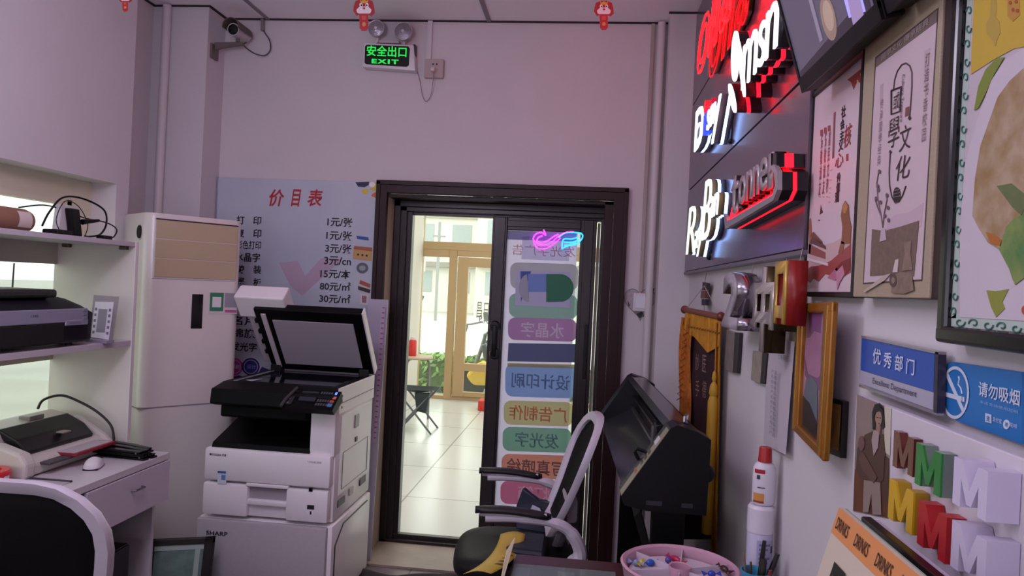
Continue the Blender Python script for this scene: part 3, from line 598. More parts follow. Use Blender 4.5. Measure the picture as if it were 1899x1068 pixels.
a, b = B(411, 880, yF), B(418, 890, yF); MB().box(a.x, b.x, yF - .002, yF + .003, b.z, a.z).build('label_print', mat('6d8ab5', .5), cov)
tB('lettering', '◉KYOCERA 京瓷', 404, 843, 31, 5, mat('3c343b', .5), cov, y=yF - .0005, bold=.02)
tB('lettering', 'TASKalfa 2020', 583, 857, 26, 3.5, mat('8e868e', .5), cov, y=yF - .0005)
a = B(576, 908, yF); MB().box(a.x - .009, a.x + .009, yF - .002, yF + .003, a.z - .009, a.z + .009, .001).build('main_switch', BLACK, cov)
# output bay: black recess left, tall column right
xk = B(574, 800, yF + .02).x
MB().box(xk, X1, yF + .025, Y1, .70, .93, .01).build('side_column', CW, cp, True)
bay = MB(); bay.box(X0 + .03, xk + .005, yF + .30, Y1 - .02, .70, .925)
bay.prism([(X0 + .025, yF + .015, .705), (X0 + .025, yF + .34, .705), (X0 + .025, yF + .34, .83), (X0 + .025, yF + .03, .735)], (xk - X0 - .02, 0, 0), .004)
bay.build('output_tray', CB, cp)
MB().box(X0 + .012, X0 + .02, yF + .35, Y1 - .05, .70, .90).build('left_side', CW, cp)
# scanner unit: black, overhanging, with sloped control panel
s0 = X0 + .04 - .01
scn = MB(); scn.prism([(s0, yF - .03, .93), (s0, yF + .02, .915), (s0, Y1, .915), (s0, Y1, 1.02), (s0, yF + .1, 1.02), (s0, yF - .02, 1.0)], (X1 - .003 - s0, 0, 0), .006)
scn.box(s0 + .03, xk - .02, yF + .02, yF + .25, .86, .92, .01)
scu = scn.build('scanner_unit', CB, cp)
MB().box(X1 - .004, X1 + .004, yF + .05, Y1, .90, 1.026, .002).build('side_trim', CW, cp)
MB().box(X1 - .003, X1 + .006, yF + .06, Y1 - .01, .95, .954).build('side_seam', mat('8b858a', .5), cp)
MB().box(s0 + .10, X1 - .06, yF + .13, Y1 - .05, 1.018, 1.0225).build('platen_glass', mat('1b1f26', .06), scu)
MB().box(s0 + .035, s0 + .055, yF + .13, Y1 - .05, 1.018, 1.0225).build('feed_glass', mat('8e97a4', .1), scu)
MB().poly([(s0 + .08, yF + .16, 1.0228), (s0 + .13, yF + .13, 1.0228), (s0 + .14, yF + .24, 1.0228)]).build('paper_corner', mat('b9b6c2', .5), scu)
# control panel: tilted slab in front of the scanner on the right
def cpn(u, v, o=0):   # u 0..1 left-right, v 0..1 bottom-top on the sloping face
    x = B(520, 745, 3.2).x + u * (X1 + .02 - B(520, 745, 3.2).x); return V((x, 3.21 + .12 * v - o * .45, .945 + .07 * v + o * .9))
pn = MB(); pn.loft([[cpn(0, 0), cpn(0, 1), cpn(0, 1) + V((0, .02, -.05)), cpn(0, 0) + V((0, .03, -.025))], [cpn(1, 0), cpn(1, 1), cpn(1, 1) + V((0, .02, -.05)), cpn(1, 0) + V((0, .03, -.025))]])
pan = pn.build('control_panel', CB, cp)
def pq(nm, u0, u1, v0, v1, h_, emit=0, o=.001): MB().prism([cpn(u0, v0, o), cpn(u1, v0, o), cpn(u1, v1, o), cpn(u0, v1, o)], V((0, -.45, .9)) * .003).build(nm, mat(h_, .3, emit=emit), pan)
pq('screen', .25, .58, .38, .88, '2c2f3a')
pq('label_strip', .03, .16, .15, .9, '2b282c')
for i in range(5):
    for j in range(4): pq('key', .62 + .05 * i, .655 + .05 * i, .18 + .2 * j, .30 + .2 * j, '4a4854')
for i in range(3): pq('key', .06, .1, .2 + .22 * i, .28 + .22 * i, '8f8a92')
pq('power_lamp', .90, .935, .80, .92, '5a6cff', 2.5); pq('start_key', .86, .95, .16, .32, '3f6d9a', .15); pq('reset_key', .89, .96, .56, .68, 'c56a5a', .1); pq('stop_key', .87, .95, .38, .48, 'b04a42', .1)
MB().tube([cpn(.0, .0, .006), cpn(.03, .35, .012), cpn(.12, .95, .012)], .008).build('pen_rest', mat('3a3638', .4), pan)
# side details
def sq(nm, y0, y1, z0, z1, m_, d=.003): return MB().box(X1 - .002, X1 + d, y0, y1, z0, z1, .001).build(nm, m_, cp)
sdk = mat('4b464a', .5); sq('side_cover', 3.40, 3.88, .50, .885, CW, .004)
sq('side_latch', 3.60, 3.66, .79, .855, mat('8f8a8d', .4), .009); sq('side_latch', 3.62, 3.65, .715, .74, sdk, .008)
MB().tube([(X1 + .005, 3.44, .52), (X1 + .005, 3.44, .70), (X1 + .005, 3.84, .70), (X1 + .005, 3.84, .52), (X1 + .005, 3.44, .52)], .0018, 5).build('side_panel_seam', mat('8b858a', .5), cp)
sq('side_grip', 3.40, 3.50, .44, .475, sdk, .005); sq('side_grip', 3.57, 3.63, .45, .485, mat('a8a2a6', .4), .005); sq('side_grip', 3.74, 3.84, .455, .49, sdk, .005)
for zz in (.93, .985): MB().cyl((X1 + .003, yF + .09, zz), (X1 + .006, yF + .09, zz), .006, n=10).build('screw', sdk, cp)
# raised lid with document feeder
ldm = M.Translation(V((0, Y1 - .03, 1.03))) @ M.Rotation(math.radians(-51), 4, 'X')   # local: x, -y away from hinge, z up = outer face of the lid
def L(x, y, z): return ldm @ V((x, -y, z))
def lbox(x0, x1, y0, y1, z0, z1, bev=.004):
    m = MB(); m.box(x0, x1, -y1, -y0, z0, z1, bev)
    for v in m.bm.verts: v.co = ldm @ v.co
    return m
lx0, lx1 = -1.725, -1.142
lid = lbox(lx0, lx1, .0, .44, 0, .05, .006).build('lid', mat('060507', .45, spec=.2), cp)
lbox(lx1 - .002, lx1 + .006, .0, .44, .004, .052, .002).build('lid_edge', CW, lid)
lbox(-1.635, lx1 - .055, .05, .37, -.004, .002, .001).build('platen_cushion', mat('a8a0aa', .6), lid)
lbox(lx0 + .035, lx0 + .062, .02, .41, -.006, .002, .002).build('scan_strip', mat('c9bfc6', .4), lid)
adf = lbox(lx0 - .10, lx0 + .17, .36, .50, .02, .12, .008).build('document_feeder', CW, cp)
lbox(lx0 - .06, lx0 + .02, .02, .40, .03, .085, .006).build('feeder_side', mat('b9b2b7', .4), adf)
for k in range(4): lbox(lx0 - .022 + .0, lx0 + .012, .10 + .075 * k, .125 + .075 * k, .015, .035, .002).build('feeder_clip', BLACK, adf)
for xx in (lx0 + .03, lx1 - .05): MB().box(xx - .03, xx + .03, Y1 - .06, Y1, .99, 1.06, .006).build('hinge', BLACK, cp)
# sheet of board standing between the copier and the door
tag(MB().prism([(-1.27, 4.02, FZ), (-1.15, 4.02, FZ), (-1.15, 4.135, 1.44), (-1.27, 4.135, 1.44)], (0, .008, 0), .001).build('foam_board', mat('b8b3c6', .35)), 'pale violet board leaning behind the copier against the door frame', 'board')
rl = thing('tape_measure', 'clear strip with a pink scale on the pale board behind the copier', 'ruler', (-1.165, 4.1, 1.0))
MB().prism([(-1.186, 4.066, .62), (-1.160, 4.066, .62), (-1.160, 4.122, 1.40), (-1.186, 4.122, 1.40)], (0, -.002, 0)).build('strip', mat('c7b7cc', .3), rl)
m = MB()
for k in range(26):
    z = .64 + .03 * k; y = 4.066 + (z - .62) / .78 * .056 - .0026; m.prism([(-1.178, y, z), (-1.163, y, z), (-1.163, y, z + .008), (-1.178, y, z + .008)], (0, -.0005, 0))
o = m.build('scale_marks', mat('b0609a', .5), rl); o['kind'] = 'stuff'
# framed glass picture leaning in front of the air conditioner
fp = thing('picture_frame', 'dark framed green-grey picture leaning on the floor beside the desk', 'picture', (-1.74, 3.12, FZ))
def fpt(u, v, o=0): return V((-1.905 + .25 * u, 3.03 + .10 * u + .05 * v + o, FZ + .39 * v))
fm = MB()
for a_, b_, c_, d_ in ((0, 1, .93, 1), (0, 1, 0, .05), (.86, 1, 0, 1), (0, .08, 0, 1)): fm.prism([fpt(a_, c_), fpt(b_, c_), fpt(b_, d_), fpt(a_, d_)], (0, .022, 0), .002)
fm.build('frame', mat('17120f', .5), fp)
MB().prism([fpt(.03, .03, .01), fpt(.95, .03, .01), fpt(.95, .97, .01), fpt(.03, .97, .01)], (0, .004, 0)).build('picture', mat('6f8a80', .25, noise=.35, scale=14), fp)
for k, (a_, b_, c_, d_) in enumerate(((.08, .86, .87, .93), (.72, .80, .06, .87))): MB().prism([fpt(a_, c_, .006), fpt(b_, c_, .006), fpt(b_, d_, .006), fpt(a_, d_, .006)], (0, .003, 0)).build('bevel', mat('9fb3aa', .3), fp)
# ================================================================== desk with shelves under the window
DW = mat('cfc8cd', .4, noise=.03, scale=6); DE = mat('b9b1ba', .45)
dk = thing('desk', 'white computer desk under the window with a drawer and shelf hutch', 'desk', (-2.1, 2.0, FZ))
DX0, DX1, DY0, DY1, DZ = -2.368, -1.79, .95, 3.02, .75
MB().box(DX0, DX1, DY0, DY1, DZ - .028, DZ, .002).build('desktop', DW, dk)
MB().box(DX0, DX1 - .06, DY1 - .018, DY1, FZ, DZ - .028, .001).build('end_panel', DW, dk)
MB().box(DX0, DX1 - .06, 2.46, 2.48, FZ, DZ - .028, .001).build('inner_panel', mat('6b5e66', .5), dk)
MB().box(DX0, DX1 - .06, DY0, DY0 + .018, FZ, DZ - .028, .001).build('end_panel', DW, dk)
MB().box(DX0 + .02, DX0 + .035, DY0, 2.46, .3, DZ - .028).build('modesty_panel', DW, dk)
db = MB().box(DX1 - .45, DX1 - .012, 2.50, 3.0, .56, DZ - .03).build('drawer_box', mat('8d868c', .6), dk)
dd = MB().box(DX1 - .012, DX1 + .004, 2.485, 3.016, .545, DZ - .032, .002).build('drawer_front', mat('c5bcc8', .4), dk)
m = MB(); hc = V((DX1 + .004, 2.78, .655)); m.tube([hc + V((0, -.035, 0)), hc + V((.018, -.03, 0)), hc + V((.018, .03, 0)), hc + V((0, .035, 0))], .0045, 8); m.build('handle', mat('8f8a90', .25, metal=.8), dd, True)
# hutch
HX0, HX1 = -2.366, -1.985
MB().box(HX0, HX1, DY1 - .02, DY1, DZ, 1.67, .001).build('side_panel', mat('d6d0c8', .45), dk)
MB().box(HX1 - .001, HX1 + .004, DY1 - .021, DY1 + .001, DZ, 1.67, .001).build('panel_edge', mat('ddd8d6', .4), dk)
MB().box(HX0, HX1, DY0, DY1 - .0205, 1.648, 1.668, .001).build('shelf', DE, dk); MB().box(HX0, HX1, DY0, DY1 - .0205, 1.212, 1.235, .001).build('shelf', DE, dk)
MB().box(HX0, HX0 + .015, DY0, DY1 - .0205, 1.555, 1.648).build('back_rail', mat('bdb5ac', .5), dk)
br = MB().box(HX0, HX0 + .015, DY0, DY1 - .0205, 1.13, 1.212).build('back_rail', mat('bdb5a4', .5), dk)
for y in (2.35, 2.55, 2.72, 2.86):
    for z in (1.16, 1.185): text('rail_text', '纸张 A4', (HX0 + .0158, y, z), .09, .014, mat('6b6258', .6), dk, right=V((0, 1, 0)))
for x in (-2.30, -2.03): MB().box(x - .016, x + .016, DY1 - .045, DY1 - .0205, 1.632, 1.648, .003).build('shelf_bracket', mat('5f554c', .4, metal=.5), dk)
MB().cyl((-2.04, DY1 - .021, 1.225), (-2.04, DY1 - .027, 1.225), .008, n=10).build('screw_cap', mat('2b2628', .5), dk)
# PC case under the desk
pcs = thing('computer_tower', 'dark computer tower under the white desk beside the drawer', 'computer', (-2.05, 2.75, FZ))
MB().box(-2.3, -1.86, 2.66, 2.86, FZ + .015, .40, .006).build('case', mat('18121a', .4), pcs); MB().box(-1.865, -1.852, 2.665, 2.855, FZ + .02, .395, .004).build('front_panel', mat('221a22', .35), pcs)
for y in (2.69, 2.83): MB().box(-2.25, -1.9, y - .015, y + .015, FZ, FZ + .016).build('foot', BLACK, pcs)
# inkjet printer on the lower shelf
ip = thing('inkjet_printer', 'wide black and silver inkjet photo printer on the lower shelf', 'printer', (-2.17, 2.42, 1.235))
PB = mat('17141b', .45, spec=.3); IX0, IX1, IY0, IY1 = -2.34, -1.99, 2.10, 2.76
prof = [(IX0, 1.25), (IX1 - .01, 1.25), (IX1, 1.262), (IX1 + .004, 1.38), (IX1 - .03, 1.40), (IX1 - .10, 1.425), (IX0 + .05, 1.455), (IX0, 1.44)]
rings = []
for y, kx, kz in ((IY0, .97, .86), (IY0 + .03, 1, .97), (IY0 + .07, 1, 1), (IY1 - .09, 1, 1), (IY1 - .045, 1, .96), (IY1 - .012, .99, .88), (IY1, .96, .78)):
    rings.append([((x - IX0) * kx + IX0, y, 1.25 + (z - 1.25) * kz) for x, z in prof])
MB().loft(rings).build('body', PB, ip, True, ang=.9)
MB().box(IX1 - .10, IX1 + .006, IY0 + .02, IY1 - .045, 1.331, 1.384, .004).build('front_panel', mat('9592a8', .3, metal=.3), ip)
MB().box(IX1 - .09, IX1 + .0075, IY1 - .17, IY1 - .045, 1.318, 1.34, .003).build('front_panel', mat('9592a8', .3, metal=.3), ip)
MB().box(IX1 - .08, IX1 + .005, IY0 + .04, IY1 - .175, 1.256, 1.33, .003).build('paper_slot', mat('0b090d', .6), ip)
MB().box(IX0 + .06, IX1 - .055, IY0 + .04, IY1 - .14, 1.424, 1.456, .01).build('top_cover', mat('2b2a26', .5, noise=.3, scale=40), ip)
for k in range(3): MB().box(IX1 + .004, IX1 + .0085, IY1 - .078, IY1 - .055, 1.338 + .016 * k, 1.350 + .016 * k, .002).build('button', mat('77758c', .4), ip)
text('lettering', 'PHOTO', (IX1 + .0082, IY1 - .12, 1.328), .06, .006, mat('2b3570', .5), ip, right=V((0, 1, 0))); text('lettering', '1390', (IX1 + .007, IY1 - .33, 1.362), .035, .009, mat('4f4d5c', .5), ip, right=V((0, 1, 0)))
for y in (IY0 + .06, IY1 - .08):
    for x in (IX0 + .04, IX1 - .05): MB().cyl((x, y, 1.2355), (x, y, 1.252), .016, n=10).build('foot', BLACK, ip)
# small box and a code card stand on the lower shelf
sb = thing('clear_stand', 'clear stand with a white card beside the inkjet printer', 'stand', (-2.1, 2.88, 1.235))
def cs(u, v, o=0): return V((-2.085 + .11 * u - .02 * v, 2.87 - .03 * u + .045 * v + o, 1.245 + .16 * v))
MB().prism([cs(-.1, -.05, .004), cs(1.1, -.05, .004), cs(1.2, 1.15, .004), cs(-.1, 1.15, .004)], (0, .003, 0)).build('acrylic_back', clear_mat('d9d2da', .15), sb)
MB().prism([cs(.05, .05), cs(.95, .02), cs(1.0, 1.0), cs(.05, .98)], (0, .002, 0)).build('card', mat('d9d2de', .5), sb)
MB().prism([cs(.28, .2, -.0015), cs(.72, .2, -.0015), cs(.72, .8, -.0015), cs(.28, .8, -.0015)], (0, .001, 0)).build('card_print', mat('8e8796', .6), sb)
for u in (.14, .86):
    for k in range(5): MB().prism([cs(u - .05, .15 + .15 * k, -.0015), cs(u + .05, .15 + .15 * k, -.0015), cs(u + .05, .22 + .15 * k, -.0015), cs(u - .05, .22 + .15 * k, -.0015)], (0, .001, 0)).build('card_print', mat('6b6475', .6), sb)
MB().prism([cs(-.1, -.06, -.03), cs(1.1, -.06, -.03), cs(1.1, -.06, .02), cs(-.1, -.06, .02)], (0, 0, .012)).build('acrylic_foot', mat('8f8aa0', .2), sb)
bx = thing('ink_box', 'small orange and brown ink box beside the inkjet printer', 'box', (-2.16, 2.83, 1.235))
MB().box(-2.17, -2.09, 2.79, 2.83, 1.2355, 1.315, .002).build('carton', mat('8a3a22', .5), bx); MB().box(-2.172, -2.11, 2.788, 2.832, 1.238, 1.27, .001).build('orange_print', mat('c77a2e', .5), bx); MB().box(-2.09, -2.08, 2.79, 2.835, 1.2355, 1.345, .001).build('card_edge', mat('cbb9a8', .5), bx)
# top shelf: paper-wrapped roll, adapters and a tangle of cable
tr = thing('craft_roll', 'brown paper-wrapped roll with a white label on the top shelf', 'roll', (-2.2, 2.3, 1.668))
MB().lathe((-2.17, 2.13, 1.7145), [(.0001, 0), (.046, 0), (.046, .44), (.040, .462), (.0001, .465)], 24, (0, 1, 0)).build('roll', mat('8f6650', .7, noise=.12, scale=20), tr, True, ang=1)
lb = MB(); rg = []
for yy in (2.37, 2.425): rg.append([(-2.17 + .0468 * math.cos(a), yy, 1.7145 + .0468 * math.sin(a)) for a in [math.radians(q) for q in range(-35, 46, 10)]])
lb.grid(lambda u, v: V((-2.17 + .047 * math.cos(math.radians(-35 + 80 * v)), 2.505 + .065 * u, 1.7145 + .047 * math.sin(math.radians(-35 + 80 * v)))), 1, 8).build('label', mat('c9bcb5', .6), tr)
ra = thing('router', 'pale upright router with a black adapter on the top shelf', 'router', (-2.14, 2.770, 1.668))
MB().prism([(-2.16, 2.710, 1.6685), (-2.16, 2.850, 1.6685), (-2.16, 2.835, 1.79), (-2.16, 2.725, 1.80)], (.03, 0, 0), .006).build('body', mat('c6c2c4', .35), ra)
MB().prism([(-2.128, 2.765, 1.675), (-2.128, 2.815, 1.675), (-2.128, 2.790, 1.785), (-2.128, 2.740, 1.785)], (.03, 0, 0), .004).build('adapter', BLACK, ra)
dp = thing('power_adapter', 'flat black power adapter lying on the top shelf beside the roll', 'adapter', (-2.1, 2.52, 1.668)); MB().box(-2.11, -2.04, 2.60, 2.68, 1.6685, 1.69, .006).build('case', BLACK, dp)
cb = thing('cable', 'tangled black cable looping over the router on the top shelf', 'cable', (-2.1, 2.830, 1.668))
MB().tube(smooth_path([(-2.10, 2.590, 1.70), (-2.12, 2.650, 1.76), (-2.13, 2.730, 1.825), (-2.12, 2.830, 1.835), (-2.08, 2.910, 1.80), (-2.07, 2.920, 1.74), (-2.06, 2.870, 1.69), (-2.05, 2.790, 1.675), (-2.04, 2.750, 1.674)]), .004, 6).build('loop', BLACK, cb, True)
MB().tube(smooth_path([(-2.15, 2.530, 1.762), (-2.15, 2.650, 1.785), (-2.15, 2.750, 1.78), (-2.12, 2.850, 1.755), (-2.08, 2.930, 1.745), (-2.05, 2.960, 1.72), (-2.04, 2.930, 1.685), (-2.03, 2.880, 1.675)]), .003, 6).build('loop', BLACK, cb, True)
MB().tube(smooth_path([(-2.10, 2.700, 1.67), (-2.11, 2.675, 1.73), (-2.12, 2.730, 1.81), (-2.12, 2.810, 1.80), (-2.09, 2.830, 1.73), (-2.07, 2.790, 1.675)]), .002, 6).build('loop', mat('1c181b', .5), cb, True)
MB().box(-2.05, -2.01, 2.83, 2.88, 1.6685, 1.685, .003).build('connector', BLACK, cb); MB().tube([(-2.10, 2.810, 1.735), (-2.09, 2.900, 1.75)], [.012, .006]).build('plug', BLACK, cb)
# dot-matrix receipt printer on the desk
dm = thing('dot_matrix_printer', 'cream and black dot matrix printer on the white desk', 'printer', (-2.2, 2.6, DZ))
PC = mat('c9c3bb', .45, noise=.03, scale=10)
prof = [(-2.36, .755), (-2.03, .755), (-2.03, .80), (-2.06, .82), (-2.16, .835), (-2.19, .905), (-2.30, .925), (-2.36, .90)]
MB().prism([(x, 2.50, z) for x, z in prof], (0, .44, 0), .01).build('body', PC, dm)
MB().prism([(x, 2.46, z) for x, z in ((-2.36, .752), (-2.02, .752), (-2.015, .81), (-2.04, .845), (-2.14, .875), (-2.36, .87))], (0, .055, 0), .012).build('side_cover', PC, dm)
MB().prism([(x, 2.925, z) for x, z in ((-2.36, .752), (-2.02, .752), (-2.015, .80), (-2.05, .83), (-2.17, .90), (-2.36, .90))], (0, .035, 0), .010).build('side_cover', PC, dm)
MB().prism([(x, 2.535, z) for x, z in ((-2.085, .812), (-2.075, .835), (-2.12, .88), (-2.2, .917), (-2.22, .908), (-2.14, .85))], (0, .375, 0), .006).build('lid', mat('19161a', .35, noise=.3, scale=40), dm)
MB().box(-2.105, -2.07, 2.72, 2.765, .872, .878, .002).build('badge', mat('8a7f78', .4), dm)
MB().box(-2.08, -1.99, 2.55, 2.92, .79, .80, .003).build('paper_tray', mat('4a454a', .5), dm)
MB().box(-2.27, -2.22, 2.72, 2.80, .912, .93, .003).build('button_bar', mat('8d8781', .5), dm)
tag(MB().box(-2.07, -1.965, 2.66, 2.90, .8005, .812, .001).build('red_form', mat('8f2336', .5)), 'stack of red-edged forms in the dot matrix printer tray', 'paper')
tag(MB().box(-2.068, -1.975, 2.662, 2.885, .8122, .8145).build('paper_form', mat('b9adb4', .6)), 'pale printed form lying on the red forms in the printer', 'paper')
pcab = thing('cable', 'black cable arching behind the dot matrix printer', 'cable', (-2.2, 2.95, .8))
MB().tube(smooth_path([(-2.30, 2.86, .935), (-2.295, 2.885, .97), (-2.25, 2.93, .985), (-2.18, 2.95, .96), (-2.10, 2.965, .915), (-2.04, 2.97, .86), (-2.02, 2.965, .80), (-2.02, 2.96, .765)]), .0055, 6).build('cord', mat('241f22', .5), pcab, True)
MB().box(-2.05, -1.99, 2.94, 2.985, .7505, .775, .006).build('plug', BLACK, pcab)
# wires hanging at the window
for pts, lab in (([(0, 0)], ''),):
    for nm, pp, la in (('wire', [(-2.50, 2.93, 1.55), (-2.50, 2.925, 1.35), (-2.5, 2.93, 1.24)], 'thin grey wire hanging in the window gap above the inkjet printer'), ('wire', [(-2.48, 2.62, 1.55), (-2.48, 2.61, 1.4), (-2.48, 2.62, 1.24)], 'black wire hanging at the far left between the shelves'), ('wire', [(-2.45, 2.55, 1.16), (-2.45, 2.56, 1.05), (-2.45, 2.59, .97), (-2.45, 2.57, .88), (-2.44, 2.54, .80)], 'dark wire hanging below the lower shelf behind the dot matrix printer')):
        tag(MB().tube(smooth_path(pp), .0035, 6).build(nm, mat('3c4048', .5), smooth=True), la, 'wire')
# desk-top things
ms = thing('computer_mouse', 'white computer mouse on the desk in front of the printer', 'mouse', (-1.92, 2.70, DZ), 20)
rg = []
for t_ in [i / 10 for i in range(11)]:
    y = -.055 + .11 * t_; wv = .031 * math.sqrt(max(.02, 1 - (2 * t_ - 1) ** 4)); hv = .036 * math.sin(math.pi * (.12 + .80 * t_)) + .002
    rg.append([(wv * math.cos(a), y, .006 + hv * max(0, math.sin(a)) ** .7) if math.sin(a) > .01 else (wv * math.cos(a), y, .006) for a in [2 * math.pi * j / 20 for j in range(20)]])
MB().loft(rg).build('shell', mat('dcd6da', .35), ms, True, True); MB().box(-.027, .027, -.048, .048, .0005, .007, .002).build('base', BLACK, ms, local=True)
MB().box(-.0355, -.028, -.012, .018, .014, .019, .001).build('side_button', BLACK, ms, local=True)
tp = thing('tape_roll', 'red tape roll case at the left end of the desk', 'tape', (-2.1, 2.38, DZ))
MB().lathe((-2.1, 2.38, DZ + .0005), [(.045, 0), (.07, 0), (.075, .006), (.075, .05), (.07, .056), (.045, .056), (.043, .02)], 32).build('case', mat('c9242c', .25), tp, True, ang=.5)
MB().grid(lambda u, v: V((-2.1 + .0758 * math.cos(-.1 + .35 * u), 2.38 + .0758 * math.sin(-.1 + .35 * u), DZ + .02 + .02 * v)), 6, 1).build('label', mat('e0dadc', .5), tp)
tl = thing('paper_sheet', 'printed paper sheet with a dark edge on the desk behind the chair', 'paper', (-1.95, 2.3, DZ))
MB().prism([(-2.1, 2.12, DZ + .0008), (-1.86, 2.12, DZ + .0008), (-1.86, 2.5, DZ + .0008), (-2.1, 2.5, DZ + .0008)], (0, 0, .0015)).build('sheet', mat('b9b2c0', .5, noise=.2, scale=60), tl); MB().box(-2.1, -1.86, 2.49, 2.502, DZ + .0005, DZ + .006).build('dark_edge', mat('3f3843', .5), tl)
# pile of black folding pens / pouches on the far end of the desk
for k, (y, x, rz, z) in enumerate(((2.88, -1.93, 82, 0), (2.93, -1.92, 80, 0), (2.905, -1.93, 77, .022), (2.855, -1.94, 88, .021), (2.95, -1.94, 74, .021))):
    t = thing('stapler', ('black stapler at the front of the pile at the desk end', 'black stapler at the back of the pile on the desk end', 'black stapler lying across the middle of the pile', 'black stapler on top of the pile, nearest the mouse', 'black stapler on top of the pile, nearest the shelf panel')[k], 'stapler', (x, y, DZ + .0005 + z), rz - 90, 'black staplers piled on the desk end')
    MB().prism([(-.13, -.016, 0), (.13, -.016, 0), (.13, -.016, .008), (-.10, -.016, .010), (-.13, -.016, .014)], (0, .032, 0), .002).build('base', BLACK, t, local=True)
    MB().prism([(-.12, -.013, .011), (.12, -.013, .009), (.125, -.013, .018), (.02, -.013, .021), (-.12, -.013, .021)], (0, .026, 0), .003).build('arm', mat('17141a', .3), t, local=True)
    MB().cyl((.11, -.018, .012), (.11, .018, .012), .004, n=10).build('rivet', mat('8d888c', .3, metal=.8), t, local=True)
# ================================================================== dark sign board with sample signs on the right wall
PX = .53
ACP = mat('5d4f5d', .22, noise=.05, scale=2)
sg = thing('sign_board', 'dark glossy sign board on the right wall carrying lit sample signs', 'sign board', (.545, 3.0, 1.68))
yN, yFr, zb0 = W(1491, 462, PX).y + .006, 4.038, W(1400, 480, PX).z
def zline(a, b): return (W(*a, PX).z + W(*b, PX).z) / 2
s1, s2 = zline((1290, 191), (1365, 53)), zline((1285, 345), (1480, 158))
yv = W(1358, 240, PX).y
MB().box(PX + .008, .56, yN, yFr, zb0, 3.095).build('backing', mat('0d0b0e', .5), sg)
for z0, z1 in ((zb0, s2), (s2, s1), (s1, 3.095)):
    spl = [yN, yFr] if z0 != s2 else [yN, yv, yFr]
    for a, b in zip(spl, spl[1:]): MB().box(PX, PX + .01, a + .003, b - .003, z0 + .004, z1 - .004, .001).build('panel', ACP, sg)
MB().box(PX - .004, PX + .03, yN, yFr, zb0 - .012, zb0, .001).build('edge_trim', mat('7c747c', .4, metal=.5), sg)
for px, py in ((1355, 262), (1316, 466), (1315, 478)): MB().ball(W(px, py, PX - .004), .011, n=6).build('bolt', BLACK, sg, True)
MB().tube(smooth_path([W(1358, 215, PX - .003), W(1357, 240, PX - .003), W(1355, 262, PX - .003)]), .003, 5).build('cable_stub', BLACK, sg)
REDL = mat('ff0c1c', .4, emit=5.0); REDD = mat('c80c16', .4, emit=1.1); WHL = mat('f4f8ff', .4, emit=1.5); WBL = mat('94b6ff', .4, emit=6.0); DRK = mat('1c181d', .3); SIL = mat('b9aeb4', .25, metal=.35); CRM = mat('8c7f58', .5)
def outline(name, s, c, w, h, m, parent, x_off=0, bev=.028, shear=.25, up=UPZ):
    cu = bpy.data.curves.new('t', 'FONT'); cu.body = s; cu.shear = shear; cu.resolution_u = 3; cu.fill_mode = 'NONE'; cu.bevel_depth = bev; cu.bevel_resolution = 1
    o = bpy.data.objects.new('t', cu); C.objects.link(o); me = bpy.data.meshes.new_from_object(o.evaluated_get(bpy.context.evaluated_depsgraph_get()))
    bpy.data.objects.remove(o); bpy.data.curves.remove(cu)
    xs = [v.co.x for v in me.vertices]; ys = [v.co.y for v in me.vertices]; x0, x1, y0, y1 = min(xs), max(xs), min(ys), max(ys); kx = w / (x1 - x0); ky = h / (y1 - y0)
    for v in me.vertices: v.co = V(c) + RY * ((v.co.x - (x0 + x1) / 2) * kx) + UPZ * ((v.co.y - (y0 + y1) / 2) * ky) + V((v.co.z * .3, 0, 0))
    return link(name, me, m, parent)
def layers(nm, s, c, w, h, p, spec, **k):
    """one word as stacked layers from the lit face back to the board: (part name, x, depth, material)"""
    for pn, x, d, m_ in spec: text(pn, s, V((x, c.y, c.z)), w, h, m_, p, right=k.get('right', RY), depth=d, shear=k.get('shear', 0), bold=k.get('bold', 0))
# red neon outline letters, upper left
n1 = thing('neon_sign', 'red neon outline lettering at the upper far end of the dark sign board', 'neon sign', (.5, 3.0, 2.7))
c_ = V((.45, 2.93, 2.69)); outline('neon_letters', 'olla', c_, .78, .34, mat('ff0609', .4, emit=14.0), n1, bev=.011)
outline('neon_letters', 'olla', c_ + V((.05, -.02, -.01)), .80, .36, REDD, n1, bev=.009)
text('backing', 'olla', c_ + V((.058, 0, 0)), .78, .34, mat('5a3a1c', .5), n1, right=RY, depth=.015, shear=.25, bold=.03)
# white lit letters with a butterfly mark
n2 = thing('lit_letters', 'white lit letters with a butterfly mark and red glowing edges', 'sign', (.46, 2.1, 2.1)); xf = .445
a, b = W(1377, 160, xf), W(1437, 90, xf); top = W(1427, 14, xf).z; zb_ = (a.z + b.z) / 2; cy_, wd = (a.y + b.y) / 2, a.y - b.y
L4 = [('letter_face', xf, .006, WHL), ('letter_return', xf + .006, .032, DRK), ('glow_band', xf + .038, .012, REDL), ('letter_return', xf + .050, .033, DRK)]
for ch_, a_, b_, zt_ in (('m', 1377, 1401, W(1392, 63, xf).z), ('s', 1404, 1416, W(1411, 42, xf).z), ('n', 1417, 1437, top)):
    ya, yb_ = W(a_, 100, xf).y, W(b_, 100, xf).y
    layers('l', ch_, V((0, (ya + yb_) / 2, (zb_ + zt_) / 2)), ya - yb_, zt_ - zb_, n2, L4, bold=-.005)
for pts in ([(1352 + 11, 56 + 44)], ):
    for (cx_, cy2, rx, ry, tl) in ((1362, 104, 6.5, 47, .03), (1373.5, 128, 2.8, 52, -.10), (1356.5, 182, 4, 27, -.18)):
        sh = [(x + tl * -(y - cy2), y) for x, y in ell(cx_, cy2, rx, ry, 24)]
        for pn, x, d, m_ in L4:
            pts_ = [W(px, py, xf) for px, py in sh]; MB().prism([(x, q.y, q.z) for q in pts_], (d, 0, 0)).build(pn.replace('letter', 'wing'), m_, n2)
